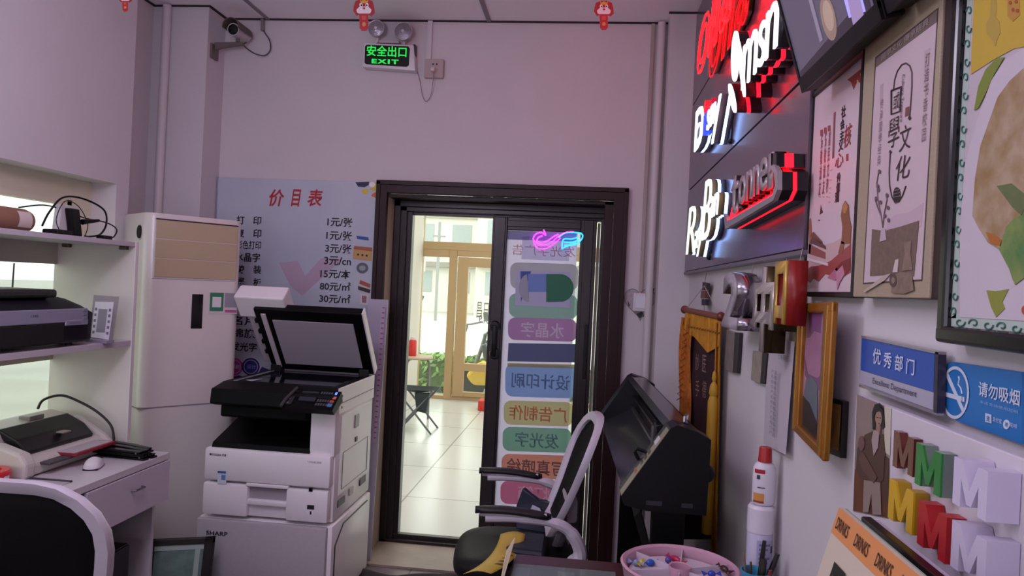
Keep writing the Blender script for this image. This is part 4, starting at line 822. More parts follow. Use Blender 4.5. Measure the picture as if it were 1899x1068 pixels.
# white script with a blue and red letter
n3 = thing('lit_letters', 'white, blue and red lit script at the far end of the sign board', 'sign', (.46, 3.0, 2.2)); xf = .465
def fit3(s, a, b, t, d, spec, **k):
    ya, yb_ = W(a, 230, xf).y, W(b, 230, xf).y; zt_, zd_ = W((a + b) / 2, t, xf).z, W((a + b) / 2, d, xf).z
    layers('l', s, V((0, (ya + yb_) / 2, (zt_ + zd_) / 2)), ya - yb_, zt_ - zd_, n3, spec, **k)
LW = [('letter_face', xf, .006, WHL), ('letter_return', xf + .006, .026, mat('6f6a70', .4)), ('glow_band', xf + .032, .012, WBL), ('letter_return', xf + .044, .018, mat('5a5a66', .4))]
fit3('D', 1289, 1303, 199, 270, LW, bold=.01); fit3('o', 1290, 1300, 228, 262, LW[:1], bold=-.01)
fit3('ı', 1304, 1310, 212, 246, [('letter_face', xf, .03, mat('3048e0', .4, emit=1.2))], bold=.05)
MB().lathe(W(1307, 198, xf), [(.0001, 0), (.028, 0), (.028, .02), (.0001, .02)], 16, (1, 0, 0)).build('dot', mat('e01c28', .4, emit=1.2), n3); MB().lathe(W(1319, 190, xf + .03), [(.0001, 0), (.02, 0), (.02, .02), (.0001, .02)], 12, (1, 0, 0)).build('dot', mat('b5183a', .4, emit=.6), n3)
fit3('sn', 1310, 1321, 200, 236, LW, bold=.01); fit3('y', 1320, 1333, 187, 258, LW, bold=-.005, shear=.1)
# white script, lower left
n4 = thing('lit_letters', 'white lit handwriting script at the lower far end of the sign board', 'sign', (.46, 3.1, 1.8)); xf = .47
LC = [('letter_face', xf, .006, mat('f2f8f4', .4, emit=1.4)), ('letter_return', xf + .006, .022, CRM), ('glow_band', xf + .028, .012, WBL), ('letter_return', xf + .040, .018, mat('5a6070', .4))]
for s_, a_, b_, t_, d_, k_ in (('R', 1275, 1290, 383, 468, .15), ('ay', 1289, 1303, 425, 474, .2), ('B', 1302, 1316, 336, 442, .15), ('an', 1314, 1329, 362, 402, .2)):
    ya, yb_ = W(a_, 400, xf).y, W(b_, 400, xf).y; zt_, zd_ = W((a_ + b_) / 2, t_, xf).z, W((a_ + b_) / 2, d_, xf).z
    layers('l', s_, V((0, (ya + yb_) / 2, (zt_ + zd_) / 2)), ya - yb_, zt_ - zd_, n4, LC, bold=-.012, shear=k_)
# silver letters over a red glowing cradle
n5 = thing('lit_letters', 'silver box letters on a red glowing swoosh at the near end of the sign board', 'sign', (.46, 1.9, 1.78)); xf = .46
def w5(px, py, x): q = W(px, py, xf); return V((x, q.y, q.z))
for ch_, a_, b_, t_, d_ in (('t', 1356, 1368, 326, 397), ('o', 1369, 1381, 326, 378), ('n', 1382, 1393, 316, 370), ('n', 1394, 1405, 307, 362), ('e', 1406, 1420, 293, 354), ('l', 1422, 1430, 286, 350)):
    ya, yb_ = W(a_, 350, xf).y, W(b_, 350, xf).y; zt_, zd_ = W((a_ + b_) / 2, t_, xf).z, W((a_ + b_) / 2, d_, xf).z; cc_ = V((0, (ya + yb_) / 2, (zt_ + zd_) / 2))
    layers('l', ch_, cc_, ya - yb_, zt_ - zd_, n5, [('letter_face', xf, .006, SIL), ('letter_return', xf + .006, .028, DRK), ('letter_glow', xf + .034, .006, REDD)], bold=.01)
def p5(nm, pts, x, d, m_): return MB().prism([w5(a_, b_, x) for a_, b_ in pts], (d, 0, 0)).build(nm, m_, n5)
sw_ = [(1345, 398), (1349, 372), (1356, 367), (1360, 396), (1436, 355), (1440, 325), (1436, 312), (1430, 320), (1431, 310), (1438, 306), (1444, 318), (1444, 352), (1438, 370), (1350, 424)]
p5('glow_tray', [(1351, 404), (1357, 372), (1362, 398), (1434, 356), (1436, 364), (1352, 418)], xf + .004, .028, REDL)
p5('swoosh_face', [(1345, 396), (1350, 402), (1352, 410), (1436, 362), (1441, 345), (1440, 322), (1434, 313), (1430, 322), (1431, 310), (1439, 305), (1446, 318), (1446, 352), (1438, 372), (1348, 425)], xf - .006, .012, SIL)
p5('swoosh_return', [(1346, 404), (1350, 412), (1437, 365), (1442, 345), (1441, 322), (1437, 312), (1446, 318), (1446, 352), (1438, 371), (1348, 424)], xf + .006, .026, DRK)
p5('glow_band', [(1349, 414), (1438, 366), (1444, 345), (1444, 320), (1446, 318), (1446, 352), (1438, 370), (1349, 423)], xf + .032, .009, REDL)
p5('swoosh_return', [(1346, 404), (1350, 412), (1437, 365), (1442, 345), (1441, 322), (1437, 312), (1446, 318), (1446, 352), (1438, 371), (1348, 424)], xf + .041, .027, DRK)
p5('upright_return', [(1430, 284), (1440, 284), (1440, 309), (1430, 310)], xf, .02, DRK); p5('upright_glow', [(1430, 284), (1440, 284), (1440, 309), (1430, 310)], xf + .020, .022, REDL); p5('upright_return', [(1430, 284), (1440, 284), (1440, 309), (1430, 310)], xf + .042, .026, DRK)
# ================================================================== sample letters hung below the board
CHR = mat('9a929a', .18, metal=.85); GOLD = mat('a98a4a', .22, metal=.8)
def sample(nm, label, s, a_, b_, t_, d_, xf, xb, face, ret, **k):
    c_ = V((xf, (W(a_, 560, xf).y + W(b_, 560, xf).y) / 2, (W((a_ + b_) / 2, t_, xf).z + W((a_ + b_) / 2, d_, xf).z) / 2)); wd = W(a_, 560, xf).y - W(b_, 560, xf).y; hh = W((a_ + b_) / 2, t_, xf).z - W((a_ + b_) / 2, d_, xf).z
    t = thing(nm, label, 'sign sample', (xb, c_.y, c_.z))
    text('letter_return', s, c_ + V((.006, 0, 0)), wd, hh, ret, t, right=RY, depth=xb - xf - .006, **k); text('letter_face', s, c_, wd * .97, hh * .98, face, t, right=RY, depth=.006, **k)
    MB().tube([c_ + V((xb - xf - .005, 0, hh / 2)), (xb, c_.y, zb0)], .0012, 5).build('hanging_wire', mat('8a8288', .4, metal=.5), t)
    return t
t = sample('sample_letter', 'chrome box numeral with a white face hung below the sign board', '2', 1339, 1367, 504, 610, .462, .535, mat('a79ea6', .3), CHR, bold=.03)
t = sample('sample_letter', 'gold and black box character hung between the chrome numeral and the red letter', '中', 1396, 1434, 494, 655, .475, .535, mat('bdb3ae', .25, metal=.4), mat('4a3a22', .25, metal=.7), bold=.03)
t = sample('sample_letter', 'red box letter with a gold face hung at the near end below the sign board', '口', 1434, 1455, 484, 602, .465, .515, mat('c9a24c', .3, metal=.3), mat('8f1a16', .35), bold=.05)
def strip(label, a_, b_, t_, d_, h_, d2, x=.545):
    t = thing('sample_strip', label, 'sample', V((x, W(a_, t_, x).y, W(a_, d_, x).z)))
    q = [W(a_, t_, x), W(b_, t_ + 4, x), W(b_ - 4, d_ + 7, x), W(a_ - 4, d_, x)]; MB().prism([(x, p.y, p.z) for p in q], (.012, 0, 0), .001).build('face_plate', mat(h_, .35, noise=.3, scale=30), t)
    q = [W(b_, t_ + 4, x), W(b_ + 9, t_ + 5, x), W(b_ + 4, d_ + 8, x), W(b_ - 4, d_ + 7, x)]; MB().prism([(x + .001, p.y, p.z) for p in q], (.011, 0, 0)).build('dark_edge', mat(d2, .4), t)
strip('grey metal edging strip on the wall under the chrome numeral', 1347, 1362, 612, 684, '8a7f7a', '2a2326'); strip('light brushed metal strip on the wall under the gold and black character', 1396, 1413, 650, 704, 'a79c8c', '1c1718')
hd = thing('wall_tag', 'small dark dangling tag on a string above the yellow pennant', 'tag', W(1305, 545, .53))
MB().tube([W(1310, 506, .535), W(1307, 524, .533)], .0012, 5).build('string', mat('6a6066', .5), hd)
MB().prism([W(1303, 523, .53), W(1311, 525, .53), W(1311, 538, .53), W(1302, 538, .53)], (.014, 0, 0)).build('upper_block', mat('2a1d1c', .5), hd)
MB().prism([W(1300, 539, .53), W(1308, 539, .53), W(1307, 553, .53), W(1299, 553, .53)], (.012, 0, 0)).build('middle_block', mat('6b3f35', .5), hd); MB().prism([W(1301, 554, .53), W(1309, 555, .53), W(1309, 566, .53), W(1301, 566, .53)], (.012, 0, 0)).build('lower_block', mat('1d1518', .5), hd)
MB().tube([W(1306, 566, .536), W(1306, 580, .536)], .0012, 5).build('string', mat('6a6066', .5), hd)
bt = thing('wall_tag', 'rounded beige tag on the wall beside the gold picture frame', 'tag', W(1471, 630, .553)); pW('card', [(1464, 603), (1481, 606), (1480, 648), (1474, 651), (1466, 646), (1463, 630)], mat('a2917f', .6), bt, x=.555)
# printed list
pl = thing('paper_list', 'white printed list pinned on the right wall left of the gold frame', 'paper', W(1445, 740, .553)); xl = .551
MB().grid(lambda u, v: (lambda q: V((xl - .012 * v * u, q.y, q.z)))(W(1424 + 50 * u - 8 * v, 618 + 16 * u + 205 * v + 5 * u * v, xl)), 6, 8).build('sheet', mat('bdb4bd', .7), pl)
for k in range(13):
    q = W(1436 - .3 * k, 690 + 9.5 * k, xl - .012); text('print', ('产品', '名称', '规格', '价格')[k % 4], V((xl - .013, q.y, q.z)), .06, .012, mat('6b6470', .6), pl, right=RY)
q = W(1452, 663, xl - .012); text('print', '价格明细', V((xl - .0125, q.y, q.z)), .09, .017, mat('59525e', .6), pl, right=RY)
# ================================================================== framed posters on the right wall
def WR(nm, x, tl, br, m, p, d=.02, bev=.002):
    a, b = W(*tl, x), W(*br, x); return MB().box(x, x + d, b.y, a.y, b.z, a.z, bev).build(nm, m, p)
def frame(nm, x, y0, y1, z0, z1, t, d, m, p, bev=.002):
    f = MB(); f.box(x, x + d, y0, y1, z1 - t, z1, bev); f.box(x, x + d, y0, y1, z0, z0 + t, bev); f.box(x + .0005, x + d - .0005, y0 + .0005, y0 + t, z0 + t * .5, z1 - t * .5, bev); f.box(x + .0005, x + d - .0005, y1 - t, y1 - .0005, z0 + t * .5, z1 - t * .5, bev)
    return f.build(nm, m, p)
# red and white calligraphy poster in a thin black frame
x = .535; P1 = thing('framed_poster', 'red and white calligraphy poster in a thin black frame below the television', 'poster', (.55, 1.7, 1.56))
y1, y0 = W(1491, 450, x).y, W(1584, 450, x).y; z1, z0 = W(1512, 182, x).z, W(1540, 551, x).z
frame('frame', x, y0, y1, z0, z1 + .02, .012, .025, mat('0e0b10', .4), P1); xp = x + .006
MB().box(xp, xp + .004, y0 + .01, y1 - .01, z0 + .01, z1 + .015).build('print', mat('d8c3ca', .35, noise=.06, scale=5), P1)
A = lambda nm, pts, h_, o=1: pW(nm, pts, mat(h_, .45), P1, x=xp - .0006 * o)
A('flag_print', [(1571, 148), (1604, 122), (1604, 172), (1597, 156), (1590, 150), (1583, 166), (1578, 152)], '9c3a38'); 
for px, py in ((1596, 138), (1590, 150), (1599, 133)): A('star_print', ell(px, py, 1.5, 2.5, 6), 'd9b25a', 2)
A('mist_print', [(1500, 470), (1520, 455), (1545, 450), (1580, 430), (1580, 500), (1498, 505)], 'cba9a8')
A('red_wave', [(1496, 500), (1504, 494), (1520, 492), (1540, 484), (1556, 470), (1578, 452), (1577, 505), (1568, 510), (1556, 503), (1545, 512), (1530, 508), (1518, 522), (1508, 516), (1502, 524), (1495, 520)], '9e4a45', 2)
A('red_wave', [(1548, 500), (1560, 486), (1577, 478), (1577, 498), (1566, 512)], '7d2a2e', 3)
A('petal_print', [(1534, 515), (1545, 503), (1552, 495), (1556, 510), (1548, 520)], 'b9708c', 3); A('petal_print', [(1550, 505), (1562, 492), (1566, 508), (1556, 525), (1552, 538)], 'c287a0', 4)
A('statue_print', [(1560, 452), (1562, 420), (1559, 400), (1562, 382), (1567, 372), (1573, 380), (1574, 398), (1578, 420), (1577, 452)], '8f5a3c', 3); A('statue_print', [(1562, 384), (1568, 374), (1572, 384), (1568, 396), (1563, 394)], 'b8834e', 4); A('statue_print', [(1554, 470), (1560, 446), (1566, 450), (1562, 470)], '8f5a3c', 3)
A('gate_print', [(1498, 470), (1500, 452), (1530, 468), (1530, 480)], '8f4a44', 3); A('gate_print', [(1501, 450), (1508, 438), (1530, 456), (1531, 462)], '5f3a34', 4); A('gate_print', [(1502, 438), (1508, 430), (1524, 448), (1524, 452)], '7a4238', 4); A('gate_print', [(1500, 470), (1500, 410), (1503, 404), (1505, 440), (1503, 470)], 'a3624c', 3)
A('bridge_print', [(1497, 478), (1535, 488), (1535, 493), (1497, 483)], 'd9c8cc', 4)
K = mat('2a1a20', .5); RR = mat('9a2a34', .5)
for s_, px, py, w_, h_ in (('社', 1564, 207, 8, 22), ('会', 1562, 230, 8, 20), ('主', 1561, 251, 8, 18), ('义', 1559, 270, 9, 20), ('价', 1555, 329, 7, 18), ('值', 1554, 347, 7, 18), ('观', 1552, 366, 8, 20)): tW('title', s_, px, py, w_, h_, K, P1, x=xp - .001, bold=.03)
for s_, px, py, w_, h_ in (('核', 1572, 251, 14, 42), ('心', 1556, 297, 15, 26)): tW('title', s_, px, py, w_, h_, RR, P1, x=xp - .001, bold=.01, shear=.1)
A('seal_print', [(1569, 286), (1573, 285), (1573, 298), (1569, 299)], '9a3a40')
A('bar_print', [(1546, 210), (1549, 207), (1546, 292), (1543, 294)], '8f4a52', 2)
for k, px in enumerate((1537, 1530, 1523)):
    tW('column_text', '爱\n敬\n诚\n友' if k else '富\n民\n文\n和', px - 1, 300 + k * 3, 4, 112, mat('a0555c', .5), P1, x=xp - .0008, bold=.02); A('seal_print', [(px - 2, 233 + 4 * k), (px + 3, 232 + 4 * k), (px + 3, 243 + 4 * k), (px - 2, 244 + 4 * k)], 'a0454c')
    A('rule_print', [(px - 5, 364), (px - 1, 365), (px - 1, 366), (px - 5, 365)], 'a0555c')
tW('column_text', '一\n二\n三', 1539, 345, 4, 60, mat('c7a3a8', .5), P1, x=xp - .0008)
A('bird_print', [(1522, 380), (1524, 388), (1526, 394), (1520, 398)], '4a3038'); A('bird_print', [(1517, 407), (1521, 408), (1518, 410)], '4a3038')
# tan framed calligraphy print
x = .522; P2 = thing('framed_print', 'tan-matted calligraphy print in a dark brown box frame between the two other posters', 'picture', (.55, 1.35, 1.56))
y1, y0 = W(1586, 450, x).y, W(1748, 450, x).y; z1, z0 = W(1607, 105, x).z, W(1650, 553, x).z; z1 = max(z1, 2.09)
MB().box(x + .004, .559, y0, y1, z0, z1, .002).build('frame', mat('33201f', .5, noise=.25, scale=8, kind='woodz'), P2)
MB().box(x, x + .006, W(1727, 450, x).y, y1 - .001, z0 + .001, z1 - .001, .002).build('mat_board', mat('ab9a82', .6, noise=.12, scale=60, kind='wood'), P2)
def D(nm, pts, h_, o=1, m_=None): return pW(nm, pts, m_ or mat(h_, .5), P2, x=x - .0006 * o)
D('print_edge', [(1623, 106), (1740, 14), (1710, 521), (1600, 527)], '4d3d3c'); D('print', [(1625, 109), (1738, 18), (1708, 518), (1602, 524)], 'cdb7bd', 2, mat('cdb7bd', .5, noise=.05, scale=6))
D('band_print', [(1625, 109), (1738, 18), (1736, 41), (1624, 125)], '75655f', 3)
a_ = V((0, -1, .0)); q = W(1675, 75, x - .003); text('band_text', '國學文化 傳承經典', q, abs(W(1640, 75, x).y - W(1725, 75, x).y), .012, mat('a99a94', .5), P2, right=RY)
IK = mat('2e1d20', .5)
def han(s_, px, py, w_, h_, **k): tW('title', s_, px, py, w_, h_, IK, P2, x=x - .0026, bold=-.005, **k)
MB().tube([W(a, b, x - .0024) for a, b in ((1653, 168), (1653, 212), (1669, 206), (1671, 161), (1653, 168))], .0016, 5).build('title', IK, P2); han('或', 1662, 187, 11, 30)
han('學', 1657, 245, 20, 54); han('文', 1678, 255, 20, 46); han('化', 1674, 310, 26, 44, shear=.1)
def line(pts, r=.0012, h_='4a383a', nm='line_print'): MB().tube([W(a, b, x - .0022) for a, b in pts], r, 5).build(nm, mat(h_, .5), P2)
line([(1657, 165), (1659, 148), (1664, 132), (1672, 120), (1680, 117), (1687, 122), (1691, 134), (1691, 160), (1689, 190), (1687, 215), (1689, 219), (1687, 222), (1685, 219), (1687, 215)])
line([(1651, 285), (1649, 320), (1650, 345), (1654, 365), (1660, 376), (1667, 374), (1674, 362), (1680, 345)]); D('seal_print', ell(1663, 361, 7, 14, 18), '2d2024', 3); line([(1651, 285), (1653, 282), (1651, 279), (1650, 282), (1651, 285)])
for k in range(3): line([(1657, 354 + 6 * k), (1669, 351 + 6 * k)], .0008, '8d7a7c')
tz = (W(1678, 138, x).z + W(1674, 226, x).z) / 2; text('small_text', 'Culture Treasure', V((x - .0026, W(1676, 182, x).y, tz)), W(1678, 138, x).z - W(1674, 226, x).z, .010, IK, P2, right=V((0, 0, -1)), up=V((0, -1, 0)))
D('seal_print', [(1679, 200), (1686, 197), (1685, 214), (1678, 217)], '7d4a48', 3)
for s_, px, py, h_, w_ in (('传\n承\n國\n學\n经\n典', 1632, 245, 120, 6), ('打\n造\n书\n香\n校\n园', 1716, 180, 160, 8)): tW('column_text', s_, px, py, w_, h_, mat('8a7578', .5), P2, x=x - .0024)
D('faded_print', [(1632, 158), (1638, 154), (1637, 188), (1631, 190)], 'b7a0a6', 2.5); D('faded_print', [(1714, 95), (1725, 88), (1722, 165), (1712, 168)], 'bda7ac', 2.5)
D('hill_print', [(1645, 412), (1660, 398), (1685, 394), (1712, 376), (1708, 420), (1645, 425)], 'c3aab4', 3)
D('scroll_print', [(1617, 425), (1640, 428), (1670, 420), (1704, 409), (1694, 512), (1660, 508), (1613, 512)], '7a6457', 4, mat('7a6457', .6, noise=.2, scale=90))
D('scroll_print', [(1655, 512), (1668, 505), (1690, 506), (1694, 538), (1676, 545), (1652, 543)], '8a7566', 5, mat('8a7566', .6, noise=.25, scale=90)); D('scroll_print', ell(1656, 520, 7, 12, 16), '5a463e', 6); D('scroll_print', ell(1656, 520, 3.5, 6, 12), '8a7566', 7)
D('brush_print', [(1600, 540), (1640, 510), (1652, 507), (1640, 520), (1604, 542)], 'b9a79c', 6); D('brush_print', [(1655, 505), (1660, 482), (1666, 480), (1664, 505)], 'cbbcb8', 6); D('vase_print', [(1676, 450), (1690, 446), (1688, 470), (1692, 500), (1672, 502), (1678, 470)], '8d7868', 6, mat('8d7868', .6, noise=.2, scale=80))
for p_ in ([(1637, 422), (1634, 400), (1628, 370), (1626, 340), (1630, 315)], [(1637, 422), (1640, 395), (1645, 370), (1643, 360)], [(1634, 400), (1628, 385), (1623, 370)]): line(p_, .0012, '6b5458', 'twig_print')
for px, py in ((1630, 318), (1627, 345), (1624, 368), (1632, 375), (1644, 362), (1646, 385), (1628, 352), (1640, 400), (1647, 408)): D('blossom_print', ell(px, py, 2.2, 4, 8), '6d5560', 6)
D('jar_print', [(1631, 448), (1634, 424), (1641, 424), (1643, 445)], 'bdaab4', 6)
# large food picture in a rounded black frame
x = .53; P3 = thing('framed_picture', 'large food picture in a black frame at the right edge, with green scroll border', 'picture', (.55, 1.0, 1.49))
yb1 = W(1762, 320, x).y; zb_ = W(1746, 634, x).z; yb0 = .62; zt_ = 2.035
frame('frame', x - .012, yb0, yb1, zb_, zt_, .025, .04, mat('0f0d0f', .22), P3, .006)
MB().box(x, x + .01, yb0 + .01, yb1 - .01, zb_ + .01, zt_ - .01).build('print', mat('c4b8be', .3, noise=.05, scale=5), P3)
G = lambda nm, pts, h_, o=1, m_=None: pW(nm, pts, m_ or mat(h_, .4), P3, x=x - .0006 * o)
G('border_print', [(1797, -60), (1806, -60), (1796, 140), (1781, 420), (1773, 590), (1764, 590), (1770, 420), (1786, 140)], 'b4c2ba', 1); G('border_print', [(1764, 588), (1773, 582), (1980, 606), (1980, 622), (1764, 606)], 'b4c2ba', 1)
G('yellow_field', [(1808, -60), (1990, -60), (1990, 70), (1880, 90), (1840, 112), (1800, 138)], 'c9a93a', 2, mat('c9a93a', .45, noise=.08, scale=9)); 
G('leaf_print', [(1806, 205), (1814, 160), (1828, 128), (1848, 108), (1862, 106), (1842, 140), (1828, 172), (1814, 200)], '7d8a35', 3)
G('plate_print', [(1780, 420), (1790, 300), (1812, 222), (1838, 150), (1862, 112), (1905, 86), (1990, 78), (1990, 600), (1780, 588)], 'cabfc8', 2.5)
FOOD = mat('96784c', .55, noise=.3, scale=26, h2='b09a80', bump=.5)
G('food_print', [(1803, 400), (1808, 330), (1818, 270), (1834, 225), (1850, 180), (1872, 150), (1905, 120), (1990, 108), (1990, 520), (1905, 515), (1878, 520), (1862, 468), (1832, 450), (1816, 425)], '', 4, FOOD)
G('greens_print', [(1852, 462), (1866, 420), (1880, 405), (1910, 390), (1990, 380), (1990, 515), (1905, 510), (1882, 528), (1872, 500)], '', 5, mat('4f7a3f', .5, noise=.4, scale=22, h2='8a9a55'))
G('pepper_print', [(1828, 430), (1845, 436), (1858, 446), (1856, 456), (1838, 452)], 'b06a2c', 5); G('leaf_print', [(1848, 345), (1875, 340), (1905, 365), (1895, 400), (1878, 385)], '6d7a48', 5, mat('6d7a48', .5, noise=.3, scale=20))
G('leaf_print', [(1829, 538), (1846, 540), (1870, 536), (1858, 560), (1863, 572), (1847, 588), (1838, 570)], '8a8f3a', 4); G('tomato_print', ell(1901, 575, 7, 9, 14), 'b5553a', 4)
G('gourd_print', [(1838, -10), (1846, -10), (1848, 15), (1846, 32), (1853, 40), (1855, 60), (1848, 76), (1846, 86), (1840, 76), (1830, 62), (1828, 45), (1836, 30)], 'b59a42', 3); G('seal_print', [(1868, -20), (1890, -22), (1891, 28), (1878, 40), (1868, 30)], 'b98a3a', 3)
for px, py in ((1873, 5), (1884, 3), (1878, 18), (1886, 20)): G('seal_print', ell(px, py, 3, 4, 6), 'a3552c', 4)
orn = mat('3f6f63', .5)
def curl(cx_, cy2, s_, a0, vert): 
    p_ = []
    for k in range(13):
        t_ = k / 12; r_ = s_ * (1 - .75 * t_); an = a0 + t_ * 5.2; p_.append(W(cx_ + r_ * math.cos(an) * (.5 if vert else 1), cy2 + r_ * math.sin(an), x - .0016))
    return p_
om = MB()
for k in range(20):
    py = -10 + 31 * k; px = 1802 - (py + 60) / 650 * 33; om.tube(curl(px - .5, py, 11, (k % 2) * 3.1, True), .0011, 4)
for k in range(9): om.tube(curl(1780 + 26 * k, 597 + 2.9 * k, 10, (k % 2) * 3.1, False), .0011, 4)
o = om.build('border_scrolls', orn, P3); o['kind'] = 'stuff'
# ================================================================== small signs below the posters
x = .54; S1 = thing('acrylic_sign', 'clear acrylic sign with blue card and white characters on the right wall', 'sign', (.55, 1.35, 1.38))
A1, A2, A3, A4 = (1597, 623), (1740, 653), (1736, 766), (1593, 714)
MB().prism([W(*q, x) for q in (A1, A2, A3, A4)], (.008, 0, 0), .001).build('card_holder', clear_mat('d6d4dc', .35, .05), S1)
fm = MB()
for a, b in ((A1, A2), (A4, A3)): fm.prism([W(a[0], a[1] - 1, x - .003), W(b[0], b[1] - 1, x - .003), W(b[0], b[1] + 4, x - .003), W(a[0], a[1] + 3, x - .003)], (.012, 0, 0))
fm.build('rail', mat('a59fa8', .25, metal=.6), S1); MB().prism([W(1734, 652, x - .003), W(1740, 653, x - .003), W(1737, 766, x - .003), W(1731, 764, x - .003)], (.012, 0, 0)).build('end_cap', mat('2a2338', .3), S1)
pW('blue_card', [(1598, 627), (1733, 655), (1731, 727), (1596, 686)], mat('2450a8', .35), S1, x=x - .0008); pW('grey_card', [(1596, 687), (1731, 728), (1730, 760), (1594, 710)], mat('a9a6b8', .35), S1, x=x - .0008)
for s_, px, py in (('优', 1626, 661), ('秀', 1646, 668), ('部', 1667, 673), ('门', 1688, 680)): tW('lettering', s_, px, py, 15, 30, mat('c9d3ee', .4), S1, x=x - .0022, bold=.015)
tW('lettering', 'Excellent Department', 1656, 719, 82, 15, mat('2a2a40', .4), S1, x=x - .0022)
x = .552; S2 = thing('no_smoking_sign', 'blue rounded no-smoking sign on the wall right of the acrylic sign', 'sign', (.556, 1.1, 1.36))
SB = mat('2470b4', .4); NW = mat('cbd3e4', .4)
MB().prism([W(*q, x) for q in [(1767, 671), (1895, 690), (1895, 824), (1790, 786), (1774, 780), (1761, 770), (1751, 757), (1745, 740), (1742, 719), (1744, 700), (1749, 686), (1757, 675)]], (.004, 0, 0)).build('plate', SB, S2)
ro = [W(*q, x - .001) for q in ell(1771, 728, 26, 49, 36)]; ri = [W(*q, x - .001) for q in ell(1771, 728, 22.5, 43, 36)]
rm = MB()
for k in range(36): j = (k + 1) % 36; rm.poly([ro[k], ro[j], ri[j], ri[k]])
rm.build('ring', NW, S2)
pW('slash', [(1754, 697), (1758, 692), (1787, 757), (1784, 764)], NW, S2, x=x - .0012); pW('cigarette', [(1753, 727), (1783, 735), (1783, 744), (1753, 735)], NW, S2, x=x - .0014); pW('cigarette', [(1784.5, 735.5), (1788, 736.5), (1788, 745.5), (1784.5, 744.5)], NW, S2, x=x - .0014)
MB().tube([W(*q, x - .001) for q in ((1784, 730), (1782, 720), (1777, 713), (1779, 703), (1778, 698))], .0012, 5).build('smoke_print', NW, S2)
tW('lettering', '请勿吸烟', 1851, 729, 77, 29, NW, S2, x=x - .0012, bold=.012); tW('lettering', '本店支持使用花呗', 1851, 754, 72, 6, mat('8fb4da', .4), S2, x=x - .0012)
pW('icon', [(1827, 766), (1838, 769), (1838, 785), (1827, 782)], NW, S2, x=x - .0012); tW('lettering', '支', 1832, 776, 7, 11, SB, S2, x=x - .002, bold=.02); tW('lettering', '支付宝', 1849, 779, 17, 9, NW, S2, x=x - .0012)
pW('icon', ell(1866, 787, 6, 9, 18), NW, S2, x=x - .0012); tW('lettering', '花', 1866, 787, 6, 8, SB, S2, x=x - .002, bold=.02); tW('lettering', '花呗', 1879, 789, 14, 8, NW, S2, x=x - .0012)
# gold framed picture hung at an angle, and the small gilt frame behind it
GF = thing('picture_frame', 'gilt wooden picture frame hung tilted on the wall left of the acrylic sign', 'picture', W(1505, 700, .54)); GM = mat('a86f22', .28, metal=.4, noise=.25, scale=14)
c1, c2, c3, c4 = W(1479, 563, .53), W(1542, 559, .497), W(1525, 856, .497), W(1468, 796, .53)
def gq(u, v): return (c1 * (1 - u) + c2 * u) * (1 - v) + (c4 * (1 - u) + c3 * u) * v
def gbar(u0, u1, v0, v1, o=0, d=.014, bev=.004): return MB().prism([gq(u0, v0) + V((o, 0, 0)), gq(u1, v0) + V((o, 0, 0)), gq(u1, v1) + V((o, 0, 0)), gq(u0, v1) + V((o, 0, 0))], (d, 0, 0), bev)
for u0, u1, v0, v1 in ((0, 1, 0, .07), (0, 1, .93, 1), (0, .16, .0, 1), (.80, 1, 0, 1)): gbar(u0, u1, v0, v1, 0 if v1 - v0 < .5 else .0006).build('frame_bar', GM, GF)
for u0, u1, v0, v1 in ((.05, .09, .02, .98), (.90, .94, .02, .98)): gbar(u0, u1, v0, v1, -.003, .006, .001).build('frame_bead', mat('b5853a', .25, metal=.5), GF)
gbar(.1, .9, .05, .95, .012, .004, 0).build('picture', mat('b08aa4', .2, noise=.15, scale=9), GF)
def gp(pts, h_, o): MB().prism([gq(u, v) + V((o, 0, 0)) for u, v in pts], (.0006, 0, 0)).build('picture_print', mat(h_, .25, noise=.1, scale=20), GF)
gp([(.2, .06), (.62, .06), (.62, .24), (.2, .26)], '8f5a86', .0112); gp([(.2, .3), (.45, .2), (.78, .22), (.8, .5), (.6, .58), (.35, .55), (.2, .42)], 'b07a9a', .0108); gp([(.18, .40), (.3, .52), (.6, .52), (.8, .46), (.8, .56), (.5, .62), (.22, .54)], '7d527d', .0104)
gp([(.28, .56), (.45, .53), (.62, .56), (.66, .8), (.6, .93), (.2, .72)], '6a7480', .010); gp([(.2, .70), (.42, .72), (.8, .86), (.8, .93), (.2, .93)], '201a1f', .0096)
SG = thing('picture_frame', 'small black-edged gilt frame half hidden behind the larger gilt frame', 'picture', W(1549, 790, .55)); x = .55
pW('frame', [(1536, 738), (1563, 744), (1558, 849), (1531, 838)], mat('0f0b0c', .4), SG, x=x - .004, th=.012); pW('gilt_panel', [(1538, 746), (1559, 751), (1554, 836), (1534, 826)], mat('b8903f', .45, noise=.3, scale=40), SG, x=x - .0048)
# ================================================================== board with the sample letter Ms and a portrait photograph
x = .505; MBd = thing('display_board', 'white display board on the desk holding a portrait photograph', 'board', (.52, 1.1, .75))
yl, yr = W(1588, 728, x).y, W(1899, 846, x).y - .02; zt = W(1655, 757, x).z
MB().box(x, x + .012, yr, yl, .752, zt, .002).build('panel', mat('d0c7d0', .4), MBd); MB().box(x - .003, x + .014, yr - .012, yr, .752, zt + .002, .001).build('edge_strip', mat('8d8a8c', .4), MBd)
PQ = lambda nm, pts, h_, o=1, m_=None: pW(nm, pts, m_ or mat(h_, .45), MBd, x=x - .0008 * o)
PQ('photograph', [(1589, 731), (1651, 757), (1647, 962), (1582, 948)], '', 1, mat('8f7b76', .4, noise=.25, scale=12))
PQ('photograph_floor', [(1585, 870), (1612, 880), (1648, 900), (1647, 960), (1582, 946)], '', 2, mat('6a3a22', .45, noise=.35, scale=18))
PQ('photograph_door', [(1640, 752), (1652, 757), (1650, 845), (1640, 838)], 'c9bfae', 2)
